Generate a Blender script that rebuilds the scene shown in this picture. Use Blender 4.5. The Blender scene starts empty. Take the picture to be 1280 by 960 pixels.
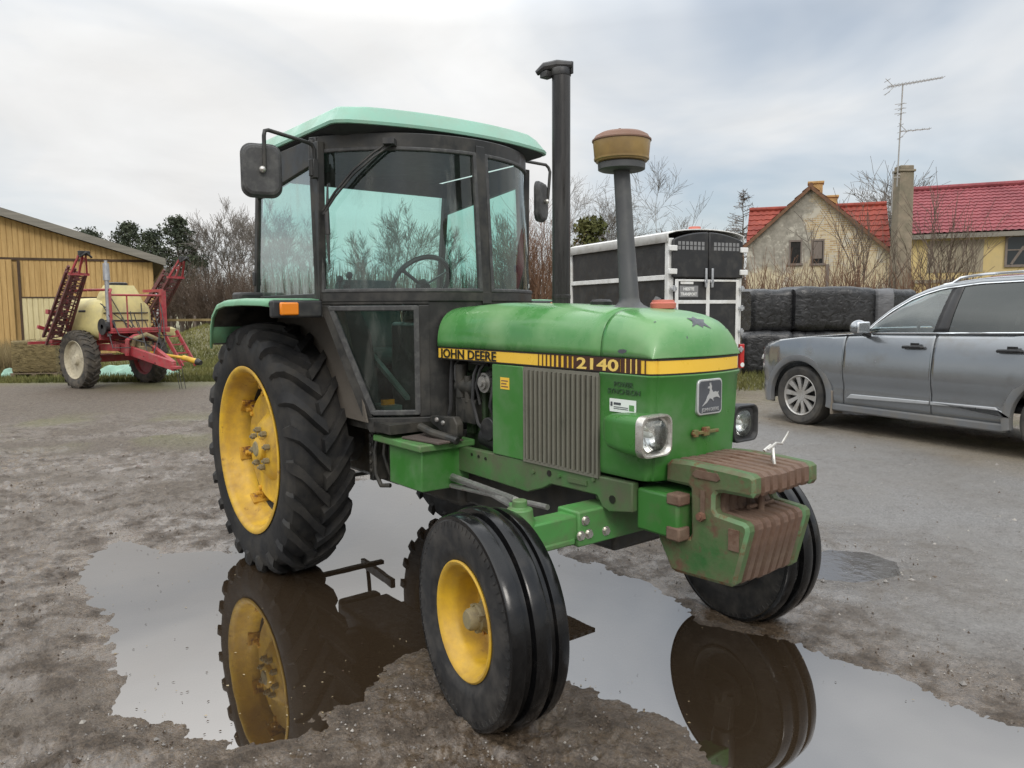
import bpy, math, random
import numpy as np
from mathutils import Vector, Matrix, noise as mnoise
R = math.radians
random.seed(7); np.random.seed(7)
scene = bpy.context.scene
COL = scene.collection
pi = math.pi

# ------------------------------------------------------------------ helpers
class MB:
    """collects faces, then links them as one mesh object"""
    def __init__(s): s.v = []; s.f = []; s.m = []; s.mi = 0
    def add(s, vs, fs):
        b = len(s.v); s.v.extend([tuple(p) for p in vs])
        for f in fs: s.f.append([b + i for i in f]); s.m.append(s.mi)
        return s
    def bx(s, x0, x1, y0, y1, z0, z1):
        return s.add([(x0,y0,z0),(x1,y0,z0),(x1,y1,z0),(x0,y1,z0),(x0,y0,z1),(x1,y0,z1),(x1,y1,z1),(x0,y1,z1)],
                     [(0,3,2,1),(4,5,6,7),(0,1,5,4),(1,2,6,5),(2,3,7,6),(3,0,4,7)])
    def box(s, c, d, rot=None):
        M = rot if rot is not None else Matrix.Identity(3)
        vs = [Vector(c) + M @ Vector((sx*d[0]/2, sy*d[1]/2, sz*d[2]/2)) for sz in (-1,1) for sx,sy in ((-1,-1),(1,-1),(1,1),(-1,1))]
        return s.add(vs, [(0,3,2,1),(4,5,6,7),(0,1,5,4),(1,2,6,5),(2,3,7,6),(3,0,4,7)])
    def bar(s, p0, p1, w, h=None, up=(0,0,1)):
        p0, p1 = Vector(p0), Vector(p1); h = h or w
        d = (p1-p0); L = d.length; d.normalize(); u = Vector(up)
        if abs(d.dot(u)) > .98: u = Vector((1,0,0))
        r = d.cross(u).normalized(); u = r.cross(d)
        return s.box((p0+p1)/2, (L, w, h), Matrix((d, r, u)).transposed())
    def prism(s, poly, axis, a, b):
        n = len(poly)
        def P(q, t):
            return {'x': (t,q[0],q[1]), 'y': (q[0],t,q[1]), 'z': (q[0],q[1],t)}[axis]
        vs = [P(q,a) for q in poly] + [P(q,b) for q in poly]
        return s.add(vs, [list(range(n))[::-1], list(range(n,2*n))] + [(i,(i+1)%n,n+(i+1)%n,n+i) for i in range(n)])
    def tube(s, pts, r, n=8, cap=True):
        pts = [Vector(p) for p in pts]; k = len(pts)
        rs = r if hasattr(r,'__len__') else [r]*k
        T = []
        for i in range(k):
            t = pts[min(i+1,k-1)] - pts[max(i-1,0)]
            T.append(t.normalized() if t.length > 1e-9 else Vector((0,0,1)))
        u = T[0].orthogonal().normalized(); vs = []
        for i in range(k):
            u = (u - T[i]*u.dot(T[i]))
            u = u.normalized() if u.length > 1e-6 else T[i].orthogonal().normalized()
            w = T[i].cross(u)
            for j in range(n):
                a = 2*pi*j/n; vs.append(pts[i] + (u*math.cos(a) + w*math.sin(a))*rs[i])
        fs = [(i*n+j, i*n+(j+1)%n, (i+1)*n+(j+1)%n, (i+1)*n+j) for i in range(k-1) for j in range(n)]
        if cap: fs += [list(range(n))[::-1], [(k-1)*n+j for j in range(n)]]
        return s.add(vs, fs)
    def cyl(s, p0, p1, r0, r1=None, n=24): return s.tube([p0,p1], [r0, r0 if r1 is None else r1], n)
    def lathe(s, prof, o=(0,0,0), axis='z', n=48, caps=False):
        """prof: list of (radius, height along axis)"""
        vs = []; k = len(prof)
        for r, h in prof:
            for j in range(n):
                a = 2*pi*j/n; c, d = r*math.cos(a), r*math.sin(a)
                p = {'z': (c,d,h), 'y': (c,h,d), 'x': (h,c,d)}[axis]
                vs.append((o[0]+p[0], o[1]+p[1], o[2]+p[2]))
        fs = [(i*n+j, i*n+(j+1)%n, (i+1)*n+(j+1)%n, (i+1)*n+j) for i in range(k-1) for j in range(n)]
        if caps: fs += [list(range(n)), [(k-1)*n+j for j in range(n)]]
        return s.add(vs, fs)
    def grid(s, rows, cu=False, cv=False):
        nr, nc = len(rows), len(rows[0]); vs = [p for r in rows for p in r]
        fs = [(i*nc+j, i*nc+(j+1)%nc, ((i+1)%nr)*nc+(j+1)%nc, ((i+1)%nr)*nc+j)
              for i in range(nr if cu else nr-1) for j in range(nc if cv else nc-1)]
        return s.add(vs, fs)
    def sphere(s, c, r, n=12, m=8, sc=(1,1,1), jit=0):
        rows = []
        for i in range(m+1):
            t = pi*i/m; row = []
            for j in range(n):
                a = 2*pi*j/n; q = 1 + (mnoise.noise(Vector((c[0]*3+math.cos(a)*1.3*math.sin(t), c[1]*3+math.sin(a)*1.3*math.sin(t), math.cos(t)*1.3)))*jit if jit else 0)
                row.append((c[0]+r*sc[0]*q*math.sin(t)*math.cos(a), c[1]+r*sc[1]*q*math.sin(t)*math.sin(a), c[2]+r*sc[2]*q*math.cos(t)))
            rows.append(row)
        return s.grid(rows, cv=True)
    def build(s, name, mats, parent=None, smooth=35, bevel=0, seg=2, loc=None, rot=None, weld=False, subsurf=0, solid=0):
        me = bpy.data.meshes.new(name)
        me.from_pydata(s.v, [], s.f)
        if not isinstance(mats, (list,tuple)): mats = [mats]
        for m in mats: me.materials.append(m)
        me.polygons.foreach_set('material_index', s.m)
        if weld:
            import bmesh
            bm = bmesh.new(); bm.from_mesh(me); bmesh.ops.remove_doubles(bm, verts=bm.verts, dist=1e-4)
            bmesh.ops.recalc_face_normals(bm, faces=bm.faces); bm.to_mesh(me); bm.free()
        elif len(s.f) < 60000:
            import bmesh
            bm = bmesh.new(); bm.from_mesh(me); bmesh.ops.recalc_face_normals(bm, faces=bm.faces); bm.to_mesh(me); bm.free()
        if smooth:
            me.polygons.foreach_set('use_smooth', [True]*len(me.polygons))
            me.set_sharp_from_angle(angle=R(smooth))
        me.update()
        o = bpy.data.objects.new(name, me); COL.objects.link(o)
        if parent: o.parent = parent
        if loc is not None: o.location = loc
        if rot is not None: o.rotation_euler = rot
        if solid:
            m = o.modifiers.new('solid','SOLIDIFY'); m.thickness = solid; m.offset = 0
        if bevel:
            m = o.modifiers.new('bevel','BEVEL'); m.width = bevel; m.segments = seg; m.limit_method = 'ANGLE'; m.angle_limit = R(40); m.harden_normals = False
        if subsurf:
            m = o.modifiers.new('sub','SUBSURF'); m.levels = subsurf; m.render_levels = subsurf
        return o

def tag(o, label=None, cat=None, group=None, kind=None):
    if label: o['label'] = label
    if cat: o['category'] = cat
    if group: o['group'] = group
    if kind: o['kind'] = kind
    return o
def empty(name, loc=(0,0,0), rz=0, parent=None, size=.2):
    o = bpy.data.objects.new(name, None); o.empty_display_size = size; COL.objects.link(o)
    o.location = loc; o.rotation_euler = (0,0,rz)
    if parent: o.parent = parent
    return o
def kids(o): return [c for c in bpy.data.objects if c.parent == o]
def copy_tree(o, parent=None):
    c = o.copy(); COL.objects.link(c); c.parent = parent if parent else o.parent
    for ch in kids(o): copy_tree(ch, c)
    return c
def place(o, loc, rz=0, sc=None):
    o.location = loc; o.rotation_euler = (0,0,rz)
    if sc: o.scale = sc if hasattr(sc,'__len__') else (sc,sc,sc)
    return o
def text(name, body, size, mat, parent, loc, rot, sx=1., off=0., ext=.001, sy=1., align='LEFT', space=1.):
    cu = bpy.data.curves.new(name, 'FONT'); cu.body = body; cu.size = size; cu.offset = off; cu.extrude = ext
    cu.align_x = align; cu.space_character = space; cu.resolution_u = 3
    t = bpy.data.objects.new(name+'_src', cu); COL.objects.link(t)
    bpy.context.view_layer.update()
    dg = bpy.context.evaluated_depsgraph_get()
    me = bpy.data.meshes.new_from_object(t.evaluated_get(dg)); me.name = name
    bpy.data.objects.remove(t); bpy.data.curves.remove(cu)
    me.materials.clear(); me.materials.append(mat)
    o = bpy.data.objects.new(name, me); COL.objects.link(o); o.parent = parent
    o.location = loc; o.rotation_euler = rot; o.scale = (sx, sy, 1)
    return o

# ------------------------------------------------------------------ materials
class NT:
    def __init__(s, m): s.t = m.node_tree; s.n = s.t.nodes; s.l = s.t.links
    def new(s, ty, **k):
        n = s.n.new(ty)
        for a, v in k.items():
            if a in n.inputs: n.inputs[a].default_value = v
            else: setattr(n, a, v)
        return n
    def link(s, a, b): s.l.new(a, b)
    def noise(s, co, scale, detail=4, rough=.55, dist=0.):
        n = s.new('ShaderNodeTexNoise'); n.inputs['Scale'].default_value = scale; n.inputs['Detail'].default_value = detail
        n.inputs['Roughness'].default_value = rough; n.inputs['Distortion'].default_value = dist
        if co is not None: s.link(co, n.inputs['Vector'])
        return n.outputs['Fac']
    def ramp(s, fac, a, b, lo=0., hi=1.):
        n = s.new('ShaderNodeMapRange'); n.inputs['From Min'].default_value = a; n.inputs['From Max'].default_value = b
        n.inputs['To Min'].default_value = lo; n.inputs['To Max'].default_value = hi; s.link(fac, n.inputs['Value'])
        return n.outputs['Result']
    def mix(s, fac, a, b):
        n = s.new('ShaderNodeMix', data_type='RGBA')
        for v, k in ((fac,0),(a,6),(b,7)):
            if hasattr(v,'is_linked') or hasattr(v,'links'): s.link(v, n.inputs[k])
            elif k == 0: n.inputs[0].default_value = v
            else: n.inputs[k].default_value = (*v,1) if len(v)==3 else v
        return n.outputs[2]
    def math(s, op, a, b=None):
        n = s.new('ShaderNodeMath', operation=op)
        for v, k in ((a,0),(b,1)):
            if v is None: continue
            if hasattr(v,'links'): s.link(v, n.inputs[k])
            else: n.inputs[k].default_value = v
        return n.outputs[0]
    def bump(s, h, strength=.3, dist=.01, normal=None):
        n = s.new('ShaderNodeBump'); n.inputs['Strength'].default_value = strength; n.inputs['Distance'].default_value = dist
        s.link(h, n.inputs['Height'])
        if normal: s.link(normal, n.inputs['Normal'])
        return n.outputs['Normal']
    def obj(s): return s.new('ShaderNodeTexCoord').outputs['Object']
    def pos(s): return s.new('ShaderNodeNewGeometry').outputs['Position']
    def scale(s, co, v):
        n = s.new('ShaderNodeMapping'); n.inputs['Scale'].default_value = v; s.link(co, n.inputs['Vector']); return n.outputs[0]

def newmat(name):
    m = bpy.data.materials.new(name); m.use_nodes = True
    t = NT(m); b = t.n['Principled BSDF']
    return m, t, b
def mat(name, col, rough=.5, metal=0., var=.15, vs=3., dirt=None, rust=None, rv=.12, bump=None, coat=0., spec=None, stretch=None):
    """col: base; var: brightness variation; dirt/rust: (colour, amount 0..1, scale)"""
    m, t, b = newmat(name); co = t.obj()
    if stretch: co = t.scale(co, stretch)
    lo = tuple(c*(1-var) for c in col); hi = tuple(min(1,c*(1+var)) for c in col)
    c = t.mix(t.ramp(t.noise(co, vs, 5), .3, .7), lo, hi)
    rf = t.ramp(t.noise(co, vs*4, 4), .3, .7, rough-rv, rough+rv)
    if dirt:
        f = t.ramp(t.noise(co, dirt[2], 7, .65), 1-dirt[1]-.16, 1-dirt[1]+.16); f = t.math('MULTIPLY', f, .85)
        c = t.mix(f, c, dirt[0]); rf = t.math('ADD', rf, t.math('MULTIPLY', f, .25))
    if rust:
        f = t.ramp(t.noise(co, rust[2], 8, .7), 1-rust[1]-.05, 1-rust[1]+.05)
        rc = t.mix(t.noise(co, rust[2]*6, 4), tuple(x*.55 for x in rust[0]), tuple(x*1.4 for x in rust[0]))
        c = t.mix(f, c, rc); rf = t.math('ADD', rf, t.math('MULTIPLY', f, .35))
    t.link(c, b.inputs['Base Color']); t.link(rf, b.inputs['Roughness'])
    b.inputs['Metallic'].default_value = metal
    if spec is not None: b.inputs['Specular IOR Level'].default_value = spec
    if coat: b.inputs['Coat Weight'].default_value = coat; b.inputs['Coat Roughness'].default_value = .08
    if bump: t.link(t.bump(t.noise(co, bump[0], 5), bump[1], bump[2] if len(bump)>2 else .004), b.inputs['Normal'])
    return m
MUD = (.12,.095,.07); RUST = (.16,.065,.03)
GREEN = (.045,.17,.034)
M = {}
M['green']   = mat('green_paint', GREEN, .42, var=.14, vs=2.5, dirt=(MUD,.34,6), rust=(RUST,.26,9))
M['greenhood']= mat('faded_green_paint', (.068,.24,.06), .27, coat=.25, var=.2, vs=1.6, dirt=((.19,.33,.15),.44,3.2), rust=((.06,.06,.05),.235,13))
M['greennose']= mat('nose_green_paint', (.042,.175,.03), .36, var=.12, vs=2., dirt=((.11,.2,.09),.4,5), rust=(RUST,.24,11))
M['greenaxle']= mat('axle_green_paint', (.07,.24,.06), .45, var=.15, vs=4, dirt=(MUD,.43,5), rust=(RUST,.3,8))
M['rail']    = mat('dirty_green_rail', (.05,.165,.04), .5, var=.15, vs=4, dirt=((.10,.085,.06),.5,5), rust=(RUST,.32,7))
M['weight']  = mat('worn_green_weight', (.042,.14,.038), .6, var=.25, vs=4, dirt=((.125,.082,.055),.48,4), rust=((.12,.068,.042),.43,6), bump=(40,.4))
M['weightrust'] = mat('rusty_weight', (.125,.072,.048), .72, var=.35, vs=6, dirt=((.19,.135,.095),.42,10), rust=((.10,.05,.03),.4,6), bump=(50,.5))
M['weightedge'] = mat('pale_green_edge', (.11,.235,.105), .6, var=.25, vs=8, dirt=((.13,.085,.055),.50,5), rust=(RUST,.42,8))
M['mint']    = mat('mint_roof_paint', (.205,.40,.305), .42, var=.08, vs=2, dirt=((.26,.36,.28),.42,5))
M['fender']  = mat('pale_green_fender', (.16,.36,.21), .45, var=.12, vs=3, dirt=(MUD,.33,6))
M['cab']     = mat('cab_black_paint', (.024,.024,.023), .45, var=.25, vs=3, spec=.35, dirt=((.085,.078,.066),.40,6), rust=(RUST,.22,12))
M['black']   = mat('black_plastic', (.018,.018,.019), .5, var=.2, vs=6, dirt=((.08,.075,.065),.36,8))
M['mirror']  = mat('grey_plastic', (.045,.045,.045), .62, var=.15, vs=14, dirt=((.13,.13,.12),.38,22))
M['rubber']  = mat('dusty_rubber', (.013,.013,.0135), .66, spec=.3, var=.35, vs=5, dirt=((.050,.045,.038),.42,7), bump=(45,.25,.003))
M['rubberwet']= mat('wet_rubber', (.005,.005,.0053), .20, spec=.38, var=.2, vs=6, dirt=((.035,.03,.026),.28,9), rv=.1, bump=(30,.12,.003))
M['rubberside']= mat('sidewall_rubber', (.017,.017,.0175), .55, spec=.35, var=.3, vs=6, dirt=((.075,.068,.06),.42,9), bump=(60,.2,.002))
M['rim']     = mat('yellow_rim_paint', (.64,.39,.025), .45, var=.15, vs=5, dirt=((.33,.19,.05),.47,7), rust=(RUST,.335,8))
M['rimrust'] = mat('rusty_yellow', (.50,.27,.025), .6, var=.2, vs=9, rust=(RUST,.42,14))
M['rimshade']   = mat('shaded_inner_rim', (.05,.04,.025), .8, var=.3, vs=8)  # shade behind the wheel disc, put into the barrel's colour
M['hub']     = mat('muddy_hub', (.30,.25,.12), .7, var=.3, vs=16, dirt=((.16,.13,.09),.5,14), bump=(40,.5))
M['stack']   = mat('exhaust_black', (.03,.028,.027), .3, metal=.3, var=.3, vs=2.5, stretch=(6,6,.5), dirt=((.10,.095,.09),.4,3))
M['stem']    = mat('grey_stem_plastic', (.06,.062,.064), .5, var=.15, vs=4, dirt=((.12,.12,.11),.36,7))
M['bowl']    = mat('amber_bowl', (.29,.19,.065), .38, var=.18, vs=7, dirt=((.17,.11,.05),.42,9), coat=.2)
M['rustcap'] = mat('brown_cap', (.17,.085,.055), .6, var=.2, vs=8, dirt=((.2,.13,.09),.45,9))
M['redcap']  = mat('red_faded_cap', (.5,.14,.10), .55, var=.15, vs=9)
M['yellow']  = mat('stripe_yellow', (.80,.50,.055), .35, var=.05, vs=3, rust=((.05,.05,.04),.2,16))
M['paleyellow'] = mat('digit_yellow', (.78,.55,.14), .4, var=.05)
M['ink']     = mat('decal_black', (.014,.012,.01), .4, var=.1)
M['maroon']  = mat('decal_maroon', (.06,.022,.012), .4, var=.1)
M['grille']  = mat('grille_grey', (.21,.20,.16), .5, metal=.25, var=.2, vs=6, dirt=((.10,.10,.075),.45,6))
M['chrome']  = mat('worn_chrome', (.62,.60,.56), .32, metal=.8, var=.15, vs=18, dirt=((.25,.22,.18),.38,20))
M['steel']   = mat('dull_steel', (.34,.33,.31), .45, metal=.7, var=.2, vs=12, rust=(RUST,.36,12))
M['dark']    = mat('grimy_dark_metal', (.022,.022,.02), .5, var=.3, vs=8, dirt=((.07,.06,.045),.42,8))
M['engine']  = mat('oily_engine_green', (.03,.075,.022), .5, var=.3, vs=8, dirt=((.03,.026,.02),.5,9))
M['pad']     = mat('brown_rubber_pad', (.085,.065,.055), .75, var=.2, vs=9, bump=(60,.4))
M['seat']    = mat('seat_cloth', (.03,.05,.045), .8, var=.2, vs=9)
M['liner']   = mat('headliner', (.03,.033,.033), .9, var=.1)
M['panelin'] = mat('tan_inner_panel', (.10,.085,.068), .8, var=.15, vs=5)
M['decalgrey']= mat('decal_grey', (.03,.07,.03), .5, var=.1)
M['white']   = mat('white_vinyl', (.72,.75,.72), .4, var=.04)
M['silver']  = mat('badge_silver', (.55,.56,.56), .35, metal=.5, var=.08)
M['badge']   = mat('badge_grey', (.07,.075,.085), .5, var=.2, vs=12)
M['rustplain']= mat('rust', (.15,.075,.04), .8, var=.3, vs=10)
def emis_off_lens(name, col, rough=.15, trans=.0):
    m, t, b = newmat(name); b.inputs['Base Color'].default_value = (*col,1); b.inputs['Roughness'].default_value = rough
    b.inputs['Coat Weight'].default_value = .6
    return m
M['amber'] = emis_off_lens('amber_lens', (.75,.22,.01)); M['redlens'] = emis_off_lens('red_lens', (.45,.02,.02))
m, t, b = newmat('lamp_reflector'); co = t.obj()
v_ = t.new('ShaderNodeTexVoronoi'); v_.inputs['Scale'].default_value = 55; t.link(co, v_.inputs['Vector'])
t.link(t.mix(t.ramp(t.noise(co, 16, 4), .35, .65), (.60,.60,.58), (.80,.80,.78)), b.inputs['Base Color']); b.inputs['Metallic'].default_value = .2; b.inputs['Roughness'].default_value = .14
b.inputs['Coat Weight'].default_value = .7; t.link(t.bump(v_.outputs['Distance'], .25, .003), b.inputs['Normal'])
M['lens'] = m
def glass(name, tint, refl=1.45, dirt=.25, dcol=(.42,.42,.38), rough=.02, streak=(1,1,.18), fk=1.):
    m, t, b = newmat(name); out = t.n['Material Output']; t.n.remove(b); co = t.obj()
    tr = t.new('ShaderNodeBsdfTransparent'); tr.inputs[0].default_value = (*tint,1)
    gl = t.new('ShaderNodeBsdfGlossy'); gl.inputs['Roughness'].default_value = rough; gl.inputs[0].default_value = (.95,1,.98,1)
    df = t.new('ShaderNodeBsdfDiffuse'); df.inputs[0].default_value = (*dcol,1)
    fr = t.new('ShaderNodeFresnel'); fr.inputs['IOR'].default_value = refl
    m1 = t.new('ShaderNodeMixShader'); t.link(t.math('MULTIPLY', fr.outputs[0], fk), m1.inputs[0]); t.link(tr.outputs[0], m1.inputs[1]); t.link(gl.outputs[0], m1.inputs[2])
    d = t.ramp(t.noise(t.scale(co, streak), 5, 6, .6, .4), .52, .85, 0, dirt*2)
    d = t.math('ADD', d, t.math('MULTIPLY', t.noise(co, 24, 4), dirt*.10))
    m2 = t.new('ShaderNodeMixShader'); t.link(d, m2.inputs[0]); t.link(m1.outputs[0], m2.inputs[1]); t.link(df.outputs[0], m2.inputs[2])
    t.link(m2.outputs[0], out.inputs[0]); return m
M['glass'] = glass('cab_glass', (.68,.90,.855), 1.65, .34)
M['glassside'] = glass('cab_side_glass', (.52,.78,.71), 1.35, .3, fk=.4)
M['glasslow'] = glass('door_glass', (.55,.78,.72), 1.5, .14)
M['carglass'] = glass('car_glass', (.60,.70,.71), 2.1, .05)
M['carglassdark'] = glass('car_privacy_glass', (.05,.055,.06), 1.75, .02)

m, t, b = newmat('lamp_bowl'); b.inputs['Base Color'].default_value = (.82,.82,.80,1); b.inputs['Metallic'].default_value = 1; co = t.obj()
wv = t.new('ShaderNodeTexWave', wave_type='BANDS', bands_direction='Y'); wv.inputs['Scale'].default_value = 18; t.link(co, wv.inputs['Vector'])
b.inputs['Roughness'].default_value = .22; t.link(t.bump(wv.outputs['Fac'], .15, .004), b.inputs['Normal']); M['reflector'] = m
M['lampglass'] = glass('lamp_glass', (.93,.94,.93), 1.5, .42, dcol=(.6,.59,.55), streak=(1,1,.6))
# ------------------------------------------------------------------ camera, sky, sun
CAM = Vector((4.7577, -2.5597, 1.5855)); YAW = 2.4763; PITCH = -.0952; ROLL = -.0068
cam = bpy.data.cameras.new('camera'); co_ = bpy.data.objects.new('camera', cam); COL.objects.link(co_); scene.camera = co_
fw = Vector((math.cos(YAW)*math.cos(PITCH), math.sin(YAW)*math.cos(PITCH), math.sin(PITCH)))
rt = Vector((math.sin(YAW), -math.cos(YAW), 0)); up = rt.cross(fw)
rt2 = rt*math.cos(ROLL) + up*math.sin(ROLL); up2 = up*math.cos(ROLL) - rt*math.sin(ROLL)
co_.matrix_world = Matrix(((rt2.x,up2.x,-fw.x,CAM.x),(rt2.y,up2.y,-fw.y,CAM.y),(rt2.z,up2.z,-fw.z,CAM.z),(0,0,0,1)))
cam.sensor_fit = 'HORIZONTAL'; cam.sensor_width = 36; cam.lens = 968.32/1280*36; cam.clip_start = .05; cam.clip_end = 3000
# yard frame: r metres to the right, d metres ahead of where the photographer stood
R2 = np.array([math.sin(YAW), -math.cos(YAW)]); F2 = np.array([math.cos(YAW), math.sin(YAW)]); C2 = np.array([CAM.x, CAM.y])
BRZ = YAW - pi/2
def B(r, d, z=0.): p = C2 + R2*r + F2*d; return (float(p[0]), float(p[1]), z)

scene.view_settings.view_transform = 'Standard'; scene.view_settings.look = 'None'
scene.view_settings.exposure = -0.20; scene.view_settings.gamma = 1
SUN_EL, SUN_AZ = R(38), R(-25)         # azimuth measured from +x towards +y
w = bpy.data.worlds.new('World'); scene.world = w; w.use_nodes = True
t = NT(w); bg = t.n['Background']
sky = t.new('ShaderNodeTexSky', sky_type='NISHITA'); sky.sun_disc = False
sky.sun_elevation = SUN_EL; sky.sun_rotation = R(90) - SUN_AZ; sky.air_density = 1.0; sky.dust_density = 1.5
skyc = t.new('ShaderNodeMix', data_type='RGBA', blend_type='MULTIPLY'); skyc.inputs[0].default_value = 1
t.link(sky.outputs[0], skyc.inputs[6]); skyc.inputs[7].default_value = (.11,.11,.11,1)
co = t.new('ShaderNodeTexCoord').outputs['Generated']
sep = t.new('ShaderNodeSeparateXYZ'); t.link(co, sep.inputs[0])
el = t.math('MAXIMUM', sep.outputs[2], 0.)
# cloud deck seen in perspective: project the view direction on a plane overhead
den = t.math('ADD', el, .16)
cx = t.math('DIVIDE', sep.outputs[0], den); cy = t.math('DIVIDE', sep.outputs[1], den)
cv = t.new('ShaderNodeCombineXYZ'); t.link(cx, cv.inputs[0]); t.link(cy, cv.inputs[1])
n1 = t.noise(cv.outputs[0], .55, 5, .5, .7); n2 = t.noise(cv.outputs[0], 1.3, 6, .55, .5)
deck = t.math('ADD', t.ramp(el, 0., .36, .96, 1.10), t.math('ADD', t.ramp(el, .33, .58, 0., 1.8), t.ramp(el, .60, 1., 0., .3)))     # an overcast deck is brightest overhead
shade = t.ramp(n2, .3, .7, .90, 1.06)
deck = t.math('MULTIPLY', deck, shade)
cc = t.mix(t.ramp(n1, .35, .65), (.90,.955,1.0), (1.0,.99,.975))
cm = t.new('ShaderNodeMix', data_type='RGBA', blend_type='MULTIPLY'); cm.inputs[0].default_value = 1
t.link(cc, cm.inputs[6]); t.link(deck, cm.inputs[7])
cover = t.ramp(n1, .36, .58, .42, 1.0)
fin = t.mix(cover, skyc.outputs[2], cm.outputs[2])
t.link(fin, bg.inputs['Color']); bg.inputs['Strength'].default_value = 1.0
sl = bpy.data.lights.new('sun', 'SUN'); sl.energy = 1.2; sl.angle = R(16); sl.color = (1,.95,.88)
so = bpy.data.objects.new('sun', sl); COL.objects.link(so)
sd = Vector((math.cos(SUN_AZ)*math.cos(SUN_EL), math.sin(SUN_AZ)*math.cos(SUN_EL), math.sin(SUN_EL)))
so.rotation_euler = sd.to_track_quat('Z','Y').to_euler(); so.location = (0,0,30)

# ------------------------------------------------------------------ ground
def vnoise(x, y, seed=0):
    xi = np.floor(x).astype(np.int64); yi = np.floor(y).astype(np.int64); xf = x-xi; yf = y-yi
    def h(a, b):
        n = (a*374761393 + b*668265263 + seed*982451653) & 0x7fffffff
        n = ((n ^ (n >> 13))*1274126177) & 0x7fffffff
        return ((n ^ (n >> 16)) & 0xffff)/65535.
    u = xf*xf*(3-2*xf); v = yf*yf*(3-2*yf)
    return (h(xi,yi)*(1-u)+h(xi+1,yi)*u)*(1-v) + (h(xi,yi+1)*(1-u)+h(xi+1,yi+1)*u)*v
def fbm(x, y, f, o=4, seed=0, g=.5):
    s = 0; a = 1; tot = 0
    for i in range(o):
        s = s + a*vnoise(x*f + 31.7*i, y*f + 17.3*i, seed+i); tot += a; a *= g; f *= 2.03
    return s/tot
def sstep(a, b, x): t_ = np.clip((x-a)/(b-a), 0, 1); return t_*t_*(3-2*t_)
PUD = [(-.93,-1.66),(-1.18,-1.44),(-.62,-1.29),(-.34,-.93),(-.77,-.73),(-1.21,-.39),(-1.83,.68),(-1.74,1.06),(-1.07,1.09),(-.12,.94),(.39,1.01),(1.01,.71),(1.41,.82),(2.05,.74),(2.35,.57),(2.79,.73),(3.18,.72),(3.74,.71),(4.35,.55),(4.6,.1),(3.85,-.2),(3.37,-.30),(3.13,-.43),(2.88,-.31),(2.59,-.37),(2.39,-.4),(1.87,-.5),(1.65,-.72),(1.8,-1.01),(1.91,-1.32),(2.05,-1.5),(1.95,-1.68),(1.62,-1.77),(1.42,-1.92),(.86,-1.92),(.24,-1.77)]
PUD2 = [(2.19,1.85),(2.15,2.15),(2.30,2.28),(2.475,2.236),(2.578,2.05),(2.5,1.76),(2.364,1.68)]
PUD3 = [(-4.1,-1.15),(-4.25,-.83),(-4.35,-.5),(-3.75,-.55),(-3.6,-.95)]
def sdist(x, y, poly):
    P = np.array(poly); Q = np.roll(P, -1, 0); d = np.full(x.shape, 1e9); ins = np.zeros(x.shape, bool)
    for a, b in zip(P, Q):
        e = b-a; wx = x-a[0]; wy = y-a[1]; tt = np.clip((wx*e[0]+wy*e[1])/(e@e), 0, 1)
        d = np.minimum(d, (wx-e[0]*tt)**2 + (wy-e[1]*tt)**2)
        c = ((a[1] <= y) & (b[1] > y) | (b[1] <= y) & (a[1] > y))
        with np.errstate(divide='ignore', invalid='ignore'):
            xi = a[0] + (y-a[1])*e[0]/np.where(e[1]==0, 1e-9, e[1])
        ins ^= c & (x < xi)
    d = np.sqrt(d); return np.where(ins, -d, d)
WATER_Z = -.014
def terrain(x, y):
    """broad shape of the yard: level under the machine, rising to the right, a bank far left"""
    r = (x-C2[0])*R2[0] + (y-C2[1])*R2[1]; d = (x-C2[0])*F2[0] + (y-C2[1])*F2[1]
    rise = .14*sstep(2.6, 5.6, y + .1*x) 
    bank = 1.0*np.exp(-((r+11.2)/1.9)**2 - ((d-29)/3.0)**2) + .8*np.exp(-((r+8.)/3.)**2 - ((d-33)/3.2)**2)
    return rise + bank, r, d
def gz(x, y): return float(terrain(np.array([float(x)]), np.array([float(y)]))[0][0])
ang_f = np.arange(-.72, .72, .0026); ang = np.concatenate([ang_f, np.linspace(.72, 2*pi-.72, 60)[1:-1]])
rad = [.25]
while rad[-1] < 16: rad.append(rad[-1]*(1.006 if rad[-1] > 1.9 else 1.05))
while rad[-1] < 1500: rad.append(rad[-1]*(1.02 if rad[-1] < 60 else 1.25))
rad = np.array(rad)
A_, R_ = np.meshgrid(ang, rad); th = YAW - A_
gx = (C2[0] + R_*np.cos(th)); gy = (C2[1] + R_*np.sin(th))
base, rr_, dd_ = terrain(gx, gy)
fade = 1 - sstep(10, 22, R_)
rid = 1-2*np.abs(fbm(gx, gy, 9, 3, 33, .6)-.5)
fine = (fbm(gx, gy, 16, 4, 3, .70)-.5)*.066 + (fbm(gx, gy, 2.2, 3, 9)-.5)*.035 + (rid-.8)*.022
asph = sstep(.0, .9, gy + .35*gx - 1.9 + (fbm(gx, gy, 1.1, 4, 21)-.5)*1.4) * (1 - sstep(6.6, 8.2, gy+.25*gx + (fbm(gx,gy,.8,4,22)-.5)*1.6))
mudrelief = (fbm(gx, gy, 6.5, 5, 40, .66)-.5)*.12 * sstep(.1, .9, -gx*.0 - gy - 1.6 + (fbm(gx,gy,.9,3,41)-.5)) * (1-sstep(3.5, 6, R_))
relief = fade*(fine*(1-.75*asph) + mudrelief)
sd_all = np.full(gx.shape, 9.); drop = np.zeros(gx.shape)
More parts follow.
